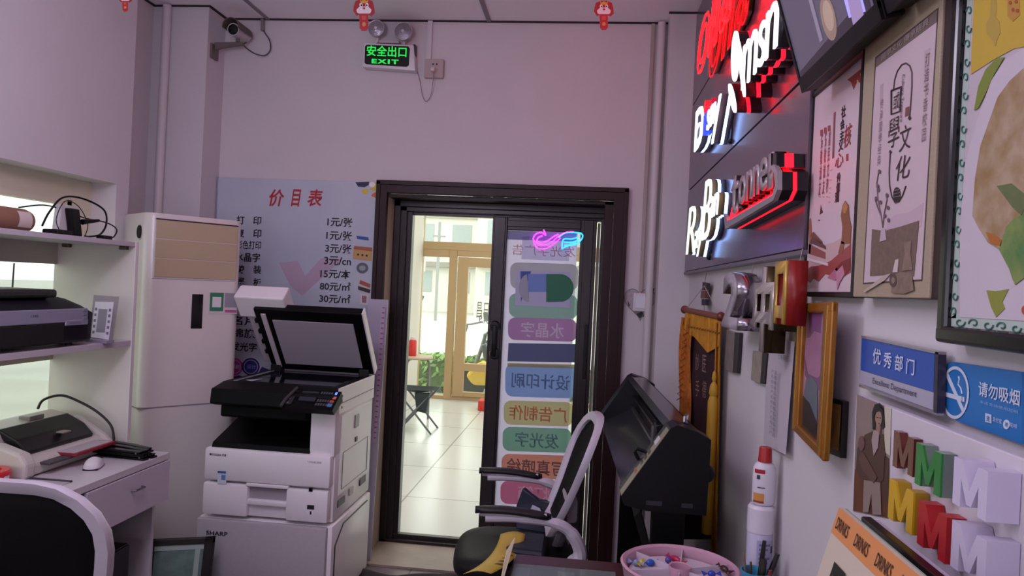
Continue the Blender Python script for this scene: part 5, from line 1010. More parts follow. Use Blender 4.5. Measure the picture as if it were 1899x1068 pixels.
PQ('photograph_chair', [(1634, 840), (1648, 850), (1647, 940), (1636, 930)], '4a3024', 2.5)
PQ('photograph_hair', [(1618, 796), (1617, 765), (1622, 750), (1631, 747), (1639, 757), (1641, 792), (1636, 796), (1634, 770), (1624, 768), (1622, 796)], '1f1617', 3)
PQ('photograph_neck', [(1625, 788), (1633, 790), (1632, 806), (1625, 806)], '8d6e60', 3.8); PQ('photograph_face', ell(1629, 776, 6, 15, 18), '9a7a6c', 4); PQ('photograph_mouth', [(1627.5, 784), (1631, 785), (1630, 787)], '6d3a36', 4.6); PQ('photograph_eye', [(1625, 773), (1628, 773.5), (1628, 775), (1625, 774.5)], '2d1f1e', 4.6); PQ('photograph_eye', [(1630.5, 774), (1633, 774.5), (1633, 776), (1630.5, 775.5)], '2d1f1e', 4.6); PQ('photograph_hair', [(1620, 772), (1621, 757), (1630, 753), (1637, 760), (1638, 770), (1631, 762), (1624, 764)], '1f1617', 5)
PQ('photograph_jacket', [(1587, 870), (1590, 830), (1604, 806), (1622, 798), (1638, 806), (1641, 840), (1638, 890), (1620, 905), (1600, 895)], '4d342c', 3.5); PQ('photograph_shirt', [(1620, 798), (1630, 800), (1628, 830), (1620, 845), (1616, 815)], 'a38f8c', 5)
PQ('photograph_arm', [(1600, 838), (1607, 850), (1626, 885), (1620, 896), (1600, 872), (1592, 850)], '5f4238', 5); PQ('photograph_flower', ell(1597, 822, 6, 14, 10), '6d4a4a', 5); PQ('photograph_trousers', [(1602, 890), (1632, 895), (1634, 955), (1618, 954), (1616, 915), (1610, 950), (1600, 950)], '8f7d76', 4)
def letM(label, xc, yc, w_, h_, m_, d, x_=None, side=None):
    xx = x - d - .001; a, b = W(xc - w_ / 2, yc, xx), W(xc + w_ / 2, yc, xx); t_, d_ = W(xc, yc - h_ / 2, xx), W(xc, yc + h_ / 2, xx); c_ = W(xc, yc, xx)
    t = thing('sample_letter', label, 'letter', (x, c_.y, d_.z))
    wd, hh = a.y - b.y, t_.z - d_.z
    P_ = [(0, 0), (0, 1), (.27, 1), (.5, .42), (.73, 1), (1, 1), (1, 0), (.76, 0), (.76, .60), (.57, .12), (.43, .12), (.24, .60), (.24, 0)]
    pts = [V((xx, a.y - u * wd, d_.z + v * hh)) for u, v in P_]
    MB().prism(pts, (.003, 0, 0)).build('letter_face', m_, t)
    MB().prism([p_ + V((.003, 0, 0)) for p_ in pts], (d - .003, 0, 0)).build('letter_return', side or m_, t)
letM('flat mirrored brown letter M at the top left of the display board', 1675, 840, 38, 70, mat('6d332c', .15, metal=.5), .012)
letM('green acrylic letter M on the display board, between the brown and the large white one', 1721, 870, 48, 80, mat('1c7a30', .2), .02, side=mat('6a7a70', .25))
letM('large white letter M at the upper right of the display board', 1799, 905, 64, 92, mat('cfc5dc', .4), .036)
letM('yellow letter M at the left of the lower row on the display board', 1670, 938, 46, 78, mat('cfa51e', .35), .022, side=mat('b08a1c', .4))
letM('red letter M in the middle of the lower row on the display board', 1728, 985, 54, 86, mat('b01c22', .35), .024)
letM('large white letter M at the lower right corner of the display board', 1796, 1028, 66, 92, mat('c9bfd4', .4), .036)
# drinks card and the black folder behind it
x = .39; MC = thing('drinks_card', 'beige standing drinks menu card with an orange header at the bottom right', 'menu card', (.3, 1.0, .75))
tilt = .27
def mc(px, py, o=0):      # pixel -> tilted card plane through (x=.387, z=1.248), sloping outwards to its foot
    n = V((1, 0, -tilt)).normalized(); p0 = V((.387 - o, 1, 1.248)); d = ray(px, py); return EYE + d * ((p0 - EYE).dot(n) / d.dot(n))
tl = mc(1561, 930); yy0 = .70
def mcu(y, dz, o=0): return V((.387 - o - tilt * dz, y, 1.248 - dz))
MB().prism([mcu(tl.y, 0), mcu(yy0, 0), mcu(yy0, .485), mcu(tl.y, .485)], (.006, 0, 0)).build('card', mat('c9baa8', .5), MC)
MB().prism([V((.393, tl.y, 1.247)), V((.393, yy0, 1.247)), V((.426, yy0, .765)), V((.426, tl.y, .765))], (.004, 0, 0)).build('back_leg', mat('8fa088', .5), MC)
MB().prism([mcu(tl.y, 0, .001), mcu(yy0, 0, .001), mcu(yy0, .037, .001), mcu(tl.y, .037, .001)], (.0006, 0, 0)).build('header_band', mat('d38a52', .5), MC)
rt = V((0, -1, 0)); upm = V((tilt, 0, 1)).normalized()
for k in range(6):
    yk_ = tl.y - .034 - .072 * k
    if yk_ > yy0 + .03: text('lettering', 'DRINKS', mcu(yk_, .019, .002), .047, .0175, mat('2a1a18', .5), MC, right=rt, up=upm, bold=.01)
text('lettering', '风和', mcu(1.018, .099, .002), .112, .078, mat('17120f', .5), MC, right=rt, up=upm, bold=.05); text('lettering', '饮品', mcu(.885, .099, .002), .112, .078, mat('17120f', .5), MC, right=rt, up=upm, bold=.05)
for q, (yq, zq) in enumerate(((tl.y - .015, .35), (tl.y - .2, .35))): text('lettering', '柠檬水 6元', mcu(yq - .1, zq, .002), .14, .03, mat('3a2c26', .5), MC, right=rt, up=upm)
fo = thing('folder', 'black folder standing between the drinks card and the display board', 'folder', (.44, .95, .75))
fa = W(1610, 957, .447); MB().box(.436, .452, .66, fa.y, .752, fa.z, .003).build('cover', mat('0d0a10', .3), fo); MB().box(.4525, .462, .66, fa.y - .004, .755, fa.z - .004).build('pages', mat('b3a8bd', .6), fo)
# ================================================================== televisions above the posters
def tv(label, yA, yB, xb, zb_, hgt, tl_, kind):
    t = thing('television', label, 'television', (xb, (yA + yB) / 2, zb_)); wid = yA - yB
    n = V((-math.cos(tl_), 0, -math.sin(tl_))); u = V((-math.sin(tl_), 0, math.cos(tl_)))
    o0 = V((xb, yA, zb_))
    Q = lambda s_, v_, d=0: o0 + RY * s_ + u * v_ + n * d
    MB().prism([Q(0, 0), Q(wid, 0), Q(wid, hgt), Q(0, hgt)], -n * .038, .004).build('case', mat('0a080b', .5, spec=.2), t)
    fr = MB(); bz = .022
    for a, b, c_, d_ in ((0, wid, 0, bz + .01), (0, wid, hgt - bz, hgt), (0, bz * .5, bz, hgt - bz), (wid - bz * .6, wid, bz, hgt - bz)): fr.prism([Q(a, c_, .004), Q(b, c_, .004), Q(b, d_, .004), Q(a, d_, .004)], -n * .006)
    fr.build('bezel', mat('0a080b', .4, spec=.25), t)
    sc_ = MB().prism([Q(bz * .45, bz), Q(wid - bz * .5, bz), Q(wid - bz * .5, hgt - bz), Q(bz * .45, hgt - bz)], n * .001).build('screen', mat('5a5566' if kind else '0a080b', .2, emit=.38 if kind else 0), t)
    if kind:
        def I(nm, pts, h_, e, d): MB().prism([Q(a, b, d) for a, b in pts], n * .0005).build(nm, mat(h_, .3, emit=e), t)
        el = lambda cx_, cz, rx, rz: [(cx_ + rx * math.cos(2 * math.pi * k / 20), cz + rz * math.sin(2 * math.pi * k / 20)) for k in range(20)]
        I('screen_image', [(.02, .03), (wid - .03, .03), (wid - .03, .06), (.02, .045)], '3a3440', .15, .0018)
        I('screen_image', el(.245, .085, .035, .045), '8a7568', .5, .0022); I('screen_image', el(.25, .088, .024, .03), 'a58f80', .5, .003)
        I('screen_image', [(.175, .06), (.192, .06), (.192, .16), (.175, .16)], '82798c', .55, .0024); I('screen_image', el(.25, .17, .018, .03), '7d82a8', .55, .0024); I('screen_image', el(.10, .24, .018, .04), '9a8f98', .5, .0024); I('screen_image', el(.16, .22, .016, .03), '7f84a5', .5, .0024)
        I('screen_card', [(.335, .05), (.405, .035), (.41, .28), (.335, .28)], '9a90e0', .9, .0026); I('screen_card', [(.338, .09), (.402, .08), (.404, .135), (.338, .14)], 'cfc9ea', .9, .0034)
        text('screen_lettering', 'HUARI', Q(.37, .112, .0048), .056, .03, mat('b8357a', .4, emit=.5), t, right=RY, up=u, bold=.02); text('screen_lettering', '火花', Q(.37, .17, .0048), .055, .034, mat('b8357a', .4, emit=.4), t, right=RY, up=u, bold=.015)
        I('screen_card', [(.345, .028), (.395, .026), (.40, .075), (.35, .08)], '9a86b0', .5, .0030)
    MB().box(xb - .02, .56, (yA + yB) / 2 - .05, (yA + yB) / 2 + .05, zb_ + .12, zb_ + .2).build('wall_bracket', BLACK, t)
p = on(1490, 172, 1, 1.73)
yA = p.y; q = W(1640, 25, p.x)
tv('tilted television showing a picture high on the right wall above the red poster', yA, q.y, p.x, p.z, .55, math.radians(17), 1)
tv('dark switched-off television high on the right wall above the tan framed print', q.y - .012, q.y - .40, p.x + .004, p.z + .006, .55, math.radians(17), 0)
# ================================================================== yellow fringed pennant on the right wall
PA, PB_ = V((.455, 3.36, 1.485)), V((.53, 2.90, 1.465))
_d = (PB_ - PA); _d.z = 0; _n = V((_d.y, -_d.x, 0)).normalized()
if _n.x > 0: _n = -_n
def bn(px, py, o=0):
    d = ray(px, py); p0 = PA + _n * o; return EYE + d * ((p0 - EYE).dot(_n) / d.dot(_n))
pn_ = thing('pennant', 'yellow fringed award pennant with a maroon centre hanging on the right wall', 'pennant', bn(1295, 700))
YL = mat('c98a1c', .75, noise=.2, scale=30); YD = mat('a9601a', .8, noise=.3, scale=40); MR = mat('33101a', .85, noise=.2, scale=12)
def bq(nm, pts, m_, o=0, th=.004): return MB().prism([bn(a, b, o) for a, b in pts], -_n * th).build(nm, m_, pn_)
MB().cyl(bn(1270, 574, .01), bn(1338, 588, .01), .013, n=14).build('rod', mat('7a3f1c', .35), pn_, True)
for a, b in ((1270, 574), (1337, 587)): MB().ball(bn(a, b, .01), .019, n=8).build('rod_end', mat('6b2a18', .3), pn_, True)
bq('centre_cloth', [(1280, 610), (1330, 620), (1322, 1000), (1268, 1000)], MR, 0)
rows = []
hdr = MB(); hdr.grid(lambda u, v: bn(1271 + 65 * u - 3 * v, 574 + 13 * u + (44 + 22 * max(0, 1 - abs(2 * u - 1.35) * 1.3) + 8 * u) * v, .012 + .004 * math.sin(40 * u)), 30, 4); hdr.build('header_drape', YL, pn_, True)
ff = MB(); ff.grid(lambda u, v: bn(1264 + 22 * u - 14 * v - 3 * math.sin(9 * v), 588 + 3 * u + 330 * v, .012 + .006 * math.sin(12 * u + 14 * v)), 6, 22); ff.build('left_fringe', mat('c56f1c', .85, noise=.35, scale=60), pn_, True)
fr_ = MB(); fr_.grid(lambda u, v: bn(1327 + 11 * u - 9 * v, 598 + 3 * u + 430 * v, .012 + .006 * math.sin(10 * u)), 5, 22); fr_.build('right_fringe', YL, pn_, True)
MB().tube([bn(1274 + 60 * k / 24, 603 + 13 * k / 24 + (k % 2) * 3, .018) for k in range(25)], .0022, 5).build('braid', mat('8a5a14', .6), pn_)
MB().tube([bn(1268 - 13 * k / 22 + (k % 2) * 8, 610 + 6 * k, .02) for k in range(23)], .002, 5).build('braid', mat('a34e12', .6), pn_)
for s_, px, py in (('妙', 1293, 672), ('手', 1293, 720), ('医', 1306, 674), ('德', 1306, 722)):
    q = bn(px, py, .003); text('lettering', s_, q, .05, .07, mat('8f6a6a', .6), pn_, right=(PB_ - PA).normalized() - V((0, 0, (PB_ - PA).normalized().z)))
c_ = bn(1322, 760, .03); MB().lathe((c_.x, c_.y, bn(1322, 690, .03).z), [(.0001, .01), (.007, .0), (.010, -.02), (.006, -.035), (.015, -.05), (.018, -.08), (.014, -.09), (.021, -.11), (.021, -.62), (.0001, -.62)], 12).build('tassel', mat('b58a1c', .55), pn_, True)
MB().tube([bn(1272, 574, .012), bn(1306, 530, .012), bn(1336, 586, .012)], .0014, 5).build('hanging_cord', mat('b39a8a', .6), pn_)
# ================================================================== cutting plotter on its stand
pt_ = thing('cutting_plotter', 'long black vinyl cutting plotter on a floor stand by the right wall', 'plotter', (.3, 3.0, FZ))
YNr, YFp = 2.32, 3.74; SK = -.055 / (YFp - YNr)      # slightly skewed to the wall
def shx(y): return SK * (y - YNr)
KB = mat('09080b', .4, spec=.3); KM = mat('070608', .5, spec=.3)
endp = [(.142, .905), (.152, .875), (.225, .862), (.408, .862), (.412, 1.10), (.37, 1.122), (.305, 1.14), (.285, 1.128)]
def plo(y, pts, gx=0): return [V((x + shx(y) + gx, y, z)) for x, z in pts]
MB().loft([plo(YNr, endp), plo(YNr + .10, endp)]).build('end_cap', KB, pt_)
MB().loft([plo(YFp - .10, endp), plo(YFp, endp)]).build('end_cap', KB, pt_)
bodyp = [(.27, .875), (.40, .875), (.405, 1.095), (.36, 1.115), (.335, 1.108), (.335, .99), (.30, .955)]
MB().loft([plo(YNr + .10, bodyp), plo(YFp - .10, bodyp)]).build('main_beam', KB, pt_)
MB().loft([plo(YNr + .10, [(.29, 1.10), (.365, 1.122), (.362, 1.13), (.296, 1.135), (.276, 1.12)]), plo(YFp - .10, [(.29, 1.10), (.365, 1.122), (.362, 1.13), (.296, 1.135), (.276, 1.12)])]).build('top_rail', mat('2a2a32', .2), pt_)
MB().loft([plo(YNr + .10, [(.155, .90), (.165, .885), (.30, .955), (.30, .972)]), plo(YFp - .10, [(.155, .90), (.165, .885), (.30, .955), (.30, .972)])]).build('front_platen', mat('2b2b30', .18), pt_)
MB().loft([plo(YNr + .1, [(.30, .972), (.315, .972), (.315, .985), (.30, .985)]), plo(YFp - .1, [(.30, .972), (.315, .972), (.315, .985), (.30, .985)])]).build('cutting_strip', mat('85807a', .25, metal=.7), pt_)
MB().loft([plo(YNr + .1, [(.305, 1.03), (.33, 1.03), (.33, 1.042), (.305, 1.042)]), plo(YFp - .1, [(.305, 1.03), (.33, 1.03), (.33, 1.042), (.305, 1.042)])]).build('guide_rail', mat('4a474b', .25, metal=.7), pt_)
y_ = YNr + .33; MB().prism(plo(y_, [(.285, 1.0), (.335, 1.0), (.335, 1.09), (.285, 1.075)]), (0, .07, 0), .004).build('blade_carriage', mat('1c1b20', .3), pt_); MB().cyl((.283 + shx(y_), y_ + .035, .985), (.283 + shx(y_), y_ + .035, 1.07), .010, n=12).build('blade_holder', mat('77747a', .25, metal=.8), pt_)
# control strip along the sloping front of the near end cap
def cpx(u, v, o=.002): a, b = V((.142, YNr + .1 * v, .905)), V((.285, YNr + .1 * v, 1.128)); q = a.lerp(b, u); return q + V((-.84, 0, .54)) * o
MB().prism([cpx(.0, 0), cpx(.97, 0), cpx(.97, 1), cpx(.0, 1)], V((.84, 0, -.54)) * .003).build('control_strip', mat('8a826c', .4), pt_)
for u0, u1, h_ in ((.72, .82, 'c9c6cc'), (.58, .63, '3a3733'), (.50, .55, '3a3733'), (.42, .47, '3a3733'), (.30, .34, '8d4a33')): MB().prism([cpx(u0, .25, .003), cpx(u1, .25, .003), cpx(u1, .75, .003), cpx(u0, .75, .003)], V((.84, 0, -.54)) * .002).build('key', mat(h_, .35), pt_)
MB().tube([cpx(.42, .95, .004), cpx(.47, .95, .03), cpx(.52, .95, .03), cpx(.55, .95, .004)], .006).build('lever', KB, pt_)
MB().tube([(.34, YNr + .10, 1.135), (.34, YNr + .10, 1.15), (.36, YNr + .17, 1.15), (.36, YNr + .17, 1.13)], .004, 6).build('wire_loop', mat('9a969b', .25, metal=.8), pt_)
for x in (.22, .33): MB().box(x, x + .05 - (x > .3) * .015, YNr - .002, YNr + .002, .882, .896).build('label', mat('2f2c31', .4), pt_)
MB().ball((.41, YNr + .06, .98), .03, 1, 1, 1, 8).build('side_knob', KM, pt_, True)
for y in (YNr + .16, YFp - .16):
    MB().box(.26 + shx(y), .37 + shx(y), y - .02, y + .02, FZ + .07, .87, .004).build('leg', KM, pt_); MB().box(.12 + shx(y), .50 + shx(y), y - .025, y + .025, FZ + .045, FZ + .085, .006).build('foot_bar', KM, pt_)
    for x in (.15, .47): MB().cyl((x + shx(y), y - .012, FZ + .024), (x + shx(y), y + .012, FZ + .024), .024, n=14).build('caster', KM, pt_)
MB().box(.295, .335, YNr + .18, YFp - .18, .30, .36, .004).build('cross_bar', KM, pt_)
MB().prism([(.20, YNr + .2, .78), (.33, YNr + .2, .40), (.34, YNr + .2, .42), (.22, YNr + .2, .80)], (0, YFp - YNr - .4, 0)).build('paper_catcher', mat('0d0c10', .9), pt_)
# ================================================================== mesh-back office chairs
FRW = mat('c9c2cd', .35); MESH = mat('0a080c', .8, noise=.3, scale=160, spec=.2)
BO = [(0, 1.035), (.06, 1.034), (.115, 1.022), (.165, .99), (.20, .945), (.218, .89), (.216, .83), (.203, .77), (.186, .71), (.17, .65), (.158, .60), (.145, .565), (.11, .55), (.05, .545)]
def office_chair(label, loc, rz, arms):
    t = thing('office_chair', label, 'chair', loc, rz, None); z_ = -FZ - (0 if arms else .065); zb = 0
    prof = BO + [(0, .545)] + [(-x, z) for x, z in BO[:0:-1]]
    bend = lambda x, z: .115 + .48 * (z - .55) - .2 * (z - .55) ** 2 - .55 * x * x
    n = len(prof); rings = []; inner = []
    for i, (x, z) in enumerate(prof):
        a, b = prof[i - 1], prof[(i + 1) % n]; tx, tz = b[0] - a[0], b[1] - a[1]; L_ = math.hypot(tx, tz); nx, nz = -tz / L_, tx / L_
        if nx * x + nz * (z - .8) > 0: nx, nz = -nx, -nz
        wd = .034; xi, zi = x + nx * wd, z + nz * wd; inner.append((xi, zi))
        y0, y1 = bend(x, z), bend(xi, zi)
        rings.append([V((x, y0 - .012, z + z_)), V((x - nx * .004, y0 + .004, z - nz * .004 + z_)), V((x, y0 + .02, z + z_)), V((xi, y1 + .016, zi + z_)), V((xi + nx * .004, y1 + .002, zi + nz * .004 + z_)), V((xi, y1 - .010, zi + z_))])
    MB().loft(rings, closed=True).build('back_frame', FRW, t, True, True, ang=1)
    mm = MB(); c = [V((x, bend(x, z) + .003, z + z_)) for x, z in inner]; k = len(c); lev = []
    for f in (1.02, .75, .5, .25): lev.append([V((x * f, bend(x * f, .8 + (z - .8) * f) + .003, .8 + (z - .8) * f + z_)) for x, z in inner])
    vv = [mm.vs(l) for l in lev]
    for a, b in zip(vv, vv[1:]):
        for i in range(k): mm.bm.faces.new([a[i], a[(i + 1) % k], b[(i + 1) % k], b[i]])
    mm.bm.faces.new(vv[-1])
    bo = mm.build('backrest', MESH, t, True, True, ang=2)
    sm = bo.modifiers.new('thickness', 'SOLIDIFY'); sm.thickness = .006
    # seat cushion
    st_ = []
    for zz, f in ((.40, .93), (.42, .99), (.445, 1), (.468, .96), (.478, .80), (.482, .4)):
        st_.append([V((.245 * f * math.copysign(abs(math.cos(a)) ** .55, math.cos(a)), -.03 + .245 * f * math.copysign(abs(math.sin(a)) ** .6, math.sin(a)), zz + z_ - .02 * max(0, -math.sin(a)) ** 3)) for a in [2 * math.pi * j / 36 for j in range(36)]])
    MB().loft(st_).build('seat', mat('0b090c', .6, spec=.3), t, True, True, ang=1)
    MB().box(-.2, .2, -.22, .16, .375 + z_, .402 + z_, .01).build('seat_pan', mat('2a272c', .5), t, local=True)
    # flip-up arms
    for s_ in ((-1, 1) if arms else ()):
        xx = s_ * .29; ar = MB()
        ar.tube(smooth_path([(xx, .20, .48 + z_), (xx, .215, .56 + z_), (xx, .17, .635 + z_), (xx, .10, .665 + z_), (xx, -.03, .675 + z_), (xx, -.15, .672 + z_)]), [.028] * 6 + [.026] * 6 + [.022] * 6 + [.017] * 6 + [.015] * 7, 10)
        arm = ar.build('armrest', FRW, t, True, True)
        pd = []
        for q in range(13):
            u = q / 12; y = .10 - .29 * u; wv = .030 * math.sqrt(max(.05, 1 - (2 * u - 1) ** 6)); zz = .695 + .012 * math.sin(math.pi * u * .8) - .012 * (1 - u) ** 2
            pd.append([V((xx + wv * math.cos(a), y, zz + z_ + .014 * math.sin(a))) for a in [2 * math.pi * j / 14 for j in range(14)]])
        MB().loft(pd).build('arm_pad', mat('151217', .5), arm, True, True, ang=1)
        MB().tube([(xx, .08, .682 + z_), (xx, -.04, .684 + z_), (xx, -.175, .692 + z_)], [.024, .022, .02], 10, flat=.5).build('pad_carrier', FRW, arm, True, True)
        MB().lathe((xx, .205, .50 + z_), [(.0001, -.034), (.03, -.034), (.042, -.026), (.042, .026), (.03, .034), (.0001, .034)], 24, (1, 0, 0)).build('pivot', FRW, arm, True, True)
        MB().prism([(s_ * .20, .17, .405 + z_), (s_ * .20, .23, .405 + z_), (s_ * .20, .23, .50 + z_), (s_ * .20, .19, .52 + z_)], (s_ * .06, 0, 0), .008).build('arm_bracket', FRW, t, local=True)
    # spine, lumbar block
    MB().tube(smooth_path([(0, .06, .385 + z_), (0, .13, .40 + z_), (0, .165, .50 + z_), (0, .20, .60 + z_)]), .03, 10, flat=.7).build('spine', mat('8d8692', .4), t, True, True)
    MB().box(-.10, .10, .175, .225, .60 + z_, .70 + z_, .015).build('lumbar_support', mat('a49cab', .4), t, True, True)
    # gas lift and five-star base
    MB().cyl((0, 0, .08), (0, 0, .38 + z_), .026, n=16).build('gas_lift', mat('1a181c', .3), t, True, True)
    for k_ in range(5):
        a = 2 * math.pi * k_ / 5 + .3; ca, sa = math.cos(a), math.sin(a); z0 = 0
        MB().tube([(.02 * ca, .02 * sa, .115 + z0), (.18 * ca, .18 * sa, .095 + z0), (.29 * ca, .29 * sa, .075 + z0)], [.026, .02, .014], 8, flat=.7).build('base_arm', FRW, t, True, True)
        MB().cyl((.29 * ca - .018 * sa, .29 * sa + .018 * ca, .029 + z0), (.29 * ca + .018 * sa, .29 * sa - .018 * ca, .029 + z0), .028, n=14).build('caster', MATTE, t, True, True)
    return t
office_chair('white-framed black mesh office chair in front of the desk, back towards the viewer', (-1.50, 2.09, FZ), 182, False)
office_chair('white-framed black mesh office chair with flip-up arms in front of the sliding door', (-.225, 3.02, FZ), -83, True)
# things lying on the right-hand chair seat
bg_ = thing('snack_bag', 'dark blue crumpled packet leaning against the back of the door-side chair', 'packet', (-.13, 3.1, .49))
MB().prism([(-.26, 3.17, .486), (-.12, 3.14, .486), (-.11, 3.16, .62), (-.17, 3.18, .61), (-.24, 3.2, .66), (-.265, 3.2, .58)], (.01, .03, 0), .006).build('packet', mat('161c38', .4, noise=.4, scale=30, bump=.4), bg_)
MB().prism([(-.21, 3.155, .55), (-.14, 3.145, .55), (-.16, 3.155, .59), (-.19, 3.16, .60)], (.004, .004, 0)).build('white_print', mat('b9bac9', .4), bg_)
b2_ = thing('snack_bag', 'dark navy packet lying flat on the seat of the door-side chair', 'packet', (-.15, 2.95, .43))
MB().prism([(-.27, 2.82, .484), (-.11, 2.80, .484), (-.11, 3.02, .484), (-.26, 3.04, .484)], (0, 0, .045), .015).build('packet', mat('131629', .45, noise=.4, scale=25, bump=.4), b2_)
yp = thing('paper_bag', 'yellow printed paper sheet draped over the seat of the door-side chair', 'paper', (-.32, 2.8, .44))
def yps(u, v): return V((-.30 + .10 * u - .10 * v ** 2, 2.93 - .30 * v + .02 * u, .49 + .05 * (1 - v) ** 2 - .004 * v + .012 * math.sin(3 * u)))
g_ = MB().grid(yps, 6, 12).build('sheet', mat('cdb04a', .6, scale=9, h2='dccb93'), yp, True); g_.modifiers.new('thickness', 'SOLIDIFY').thickness = .0015
for k in range(7): q = yps(.72, .28 + .08 * k); MB().prism([q + V((-.02, -.005, .002)), q + V((.02, -.003, .002)), q + V((.02, .008, .0025)), q + V((-.02, .006, .0025))], (0, 0, .0006)).build('print', mat('6b5022', .6), yp)
# ================================================================== dark red desk in the foreground
D2 = thing('front_desk', 'dark red-brown wooden desk in the right foreground', 'desk', (.2, 1.5, FZ)); MAH = mat('4a2426', .3, noise=.3, scale=6, kind='wood')
TX0, TX1, TY0, TY1 = -.175, .552, .45, 2.165
MB().box(TX0, TX1, TY0, TY1, .715, .75, .004).build('desktop', MAH, D2)
MB().box(TX0 + .05, TX1 - .01, TY1 - .09, TY1 - .06, FZ, .715).build('end_panel', MAH, D2); MB().box(TX0 + .05, TX1 - .01, TY0 + .06, TY0 + .09, FZ, .715).build('end_panel', MAH, D2); MB().box(TX0 + .10, TX0 + .12, TY0 + .09, TY1 - .09, .25, .715).build('modesty_panel', MAH, D2)
tag(MB().box(TX0 + .006, .12, .8, 2.075, .7505, .7555, .001).build('glass_sheet', clear_mat('cfdad8', .18, .04)), 'clear glass sheet laid over papers on the dark red desk', 'glass')
for k, (x0, x1, y0, y1, h_, la) in enumerate(((-.165, -.12, 1.72, 2.06, 'a9a4c4', 'pale violet sheet under the glass at the left edge of the red desk'), (-.118, -.045, 1.8, 2.062, '4d6a70', 'teal green sheet under the glass on the red desk'), (-.042, .005, 1.78, 2.058, 'b8b2b4', 'pale grey sheet under the glass on the red desk'), (.012, .07, 1.8, 2.06, '6d5a55', 'brown patterned sheet under the glass on the red desk'))):
    tag(MB().box(x0, x1, y0, y1, .7500, .7504).build('paper_sheet', mat(h_, .6, noise=.2, scale=50)), la, 'paper')
cd = thing('cream_folder', 'cream card folder leaning on the left edge of the dark red desk', 'folder', (-.2, 2.0, .6))
MB().prism([(-.205, 2.19, .745), (-.182, 2.185, .79), (-.182, 1.9, .79), (-.215, 1.88, .60), (-.225, 2.15, .60)], (.004, 0, 0)).build('cover', mat('c2b39a', .6), cd)
# pink snack tray with compartments
TC = V((.288, 2.0, .7505)); tr_ = thing('snack_tray', 'round pink compartment tray of sweets on the dark red desk', 'tray', TC); PKM = mat('bf93a6', .35); R_ = .152
MB().lathe(TC, [(.0001, 0), (R_ - .02, 0), (R_ - .006, .01), (R_ + .004, .062), (R_ + .008, .066), (R_ + .002, .070), (R_ - .006, .064), (R_ - .014, .014), (.0001, .010)], 48).build('bowl', PKM, tr_, True, ang=.7)
INN = mat('c9bcc8', .4)
MB().lathe(TC, [(.026, .03), (.026, .064), (.030, .066), (.030, .03)], 24).build('centre_cup', PKM, tr_, True, ang=.6)
for k_ in range(6):
    a = math.radians(60 * k_ + 20); ca, sa = math.cos(a), math.sin(a)
    MB().prism([TC + V((.03 * ca - .0015 * sa, .03 * sa + .0015 * ca, .040)), TC + V((.140 * ca - .0015 * sa, .140 * sa + .0015 * ca, .012)), TC + V((.144 * ca - .0015 * sa, .144 * sa + .0015 * ca, .062)), TC + V((.03 * ca - .0015 * sa, .03 * sa + .0015 * ca, .058))], (.003 * sa, -.003 * ca, 0)).build('divider', INN, tr_)
MB().lathe(TC + V((0, 0, .040)), [(.0001, 0), (R_ - .016, 0), (R_ - .016, .001), (.0001, .001)], 40).build('liner', INN, tr_, True)
def sweet(label, dx, dy, h_, L_=.022, rz=0, z=.0415):
    t = thing('wrapped_sweet', label, 'sweet', TC + V((dx, dy, z)), rz)
    MB()._ell((0, 0, .0095), .009, L_ / .018, 1, 1, 8).build('sweet_body', mat(h_, .25), t, True, True)
    for s_ in (-1, 1): MB().prism([(s_ * L_ * .5, 0, .0095), (s_ * (L_ * .5 + .014), -.009, .007), (s_ * (L_ * .5 + .016), .008, .014)], (0, 0, .0015)).build('twist', mat(h_, .35), t, local=True)
sweet('blue wrapped sweet in the left compartment of the pink tray', -.075, .045, '2a55b8', .026, 25); sweet('small pale blue sweet at the rim of the left compartment of the pink tray', -.115, .035, '7d9cc4', .016, -15); sweet('yellow wrapped sweet in the left compartment of the pink tray', -.10, .038, 'c2b04a', .016, 60)
sweet('crimson wrapped sweet in the rear compartment of the pink tray', .0, .085, 'b02450', .04, -50, .0425); sweet('dark violet sweet beside the crimson one in the pink tray', -.022, .078, '5a4a8c', .02, 80)
sweet('blue wrapped sweet in the right compartment of the pink tray', .085, .0, '2c3fae', .022, 10); sweet('brown wrapped sweet at the right rim of the pink tray', .122, .022, '3f2420', .03, -60, .05)
# spray can with the lotion bottle balanced on top
q = B(1411, 1000, 2.06); SC = V((q.x - .003, 2.06, .7505)); zt_ = B(1411, 935, 2.06).z; r_ = .0345
sp = thing('spray_can', 'white spray can by the wall, carrying the red-capped bottle', 'spray can', SC); SH = zt_ - SC.z
MB().lathe(SC, [(.0001, 0), (r_, 0), (r_, SH - .075), (r_ - .003, SH - .07), (.0001, SH - .07)], 32).build('can', mat('bab4cd', .3), sp, True, ang=.6)
MB().lathe(SC, [(r_ + .0015, SH - .073), (r_ + .0015, SH - .008), (r_ - .004, SH), (.0001, SH)], 32).build('cap', mat('d3cdd8', .35), sp, True, ang=.6)
def wrap(c, r, a0, a1, z0, z1): return lambda u, v: V((c.x + r * math.cos(math.radians(a0 + (a1 - a0) * u)), c.y + r * math.sin(math.radians(a0 + (a1 - a0) * u)), c.z + z0 + (z1 - z0) * v))
MB().grid(wrap(SC, r_ + .0006, 245, 330, .03, SH - .09), 10, 1).build('label', mat('a9a5c6', .4), sp)
for k_ in range(9): MB().grid(wrap(SC, r_ + .0012, 255, 305 - (k_ % 3) * 10, SH - .105 - .012 * k_, SH - .099 - .012 * k_), 6, 1).build('label_print', mat('6f6c8c', .5), sp)
MB().grid(wrap(SC, r_ + .0012, 310, 325, SH - .125, SH - .105), 4, 1).build('label_mark', mat('3f3a50', .5), sp)
BCn = V((SC.x + .004, 2.06, zt_ + .0005)); zt2 = B(1422, 829, 2.06).z; BH = zt2 - BCn.z
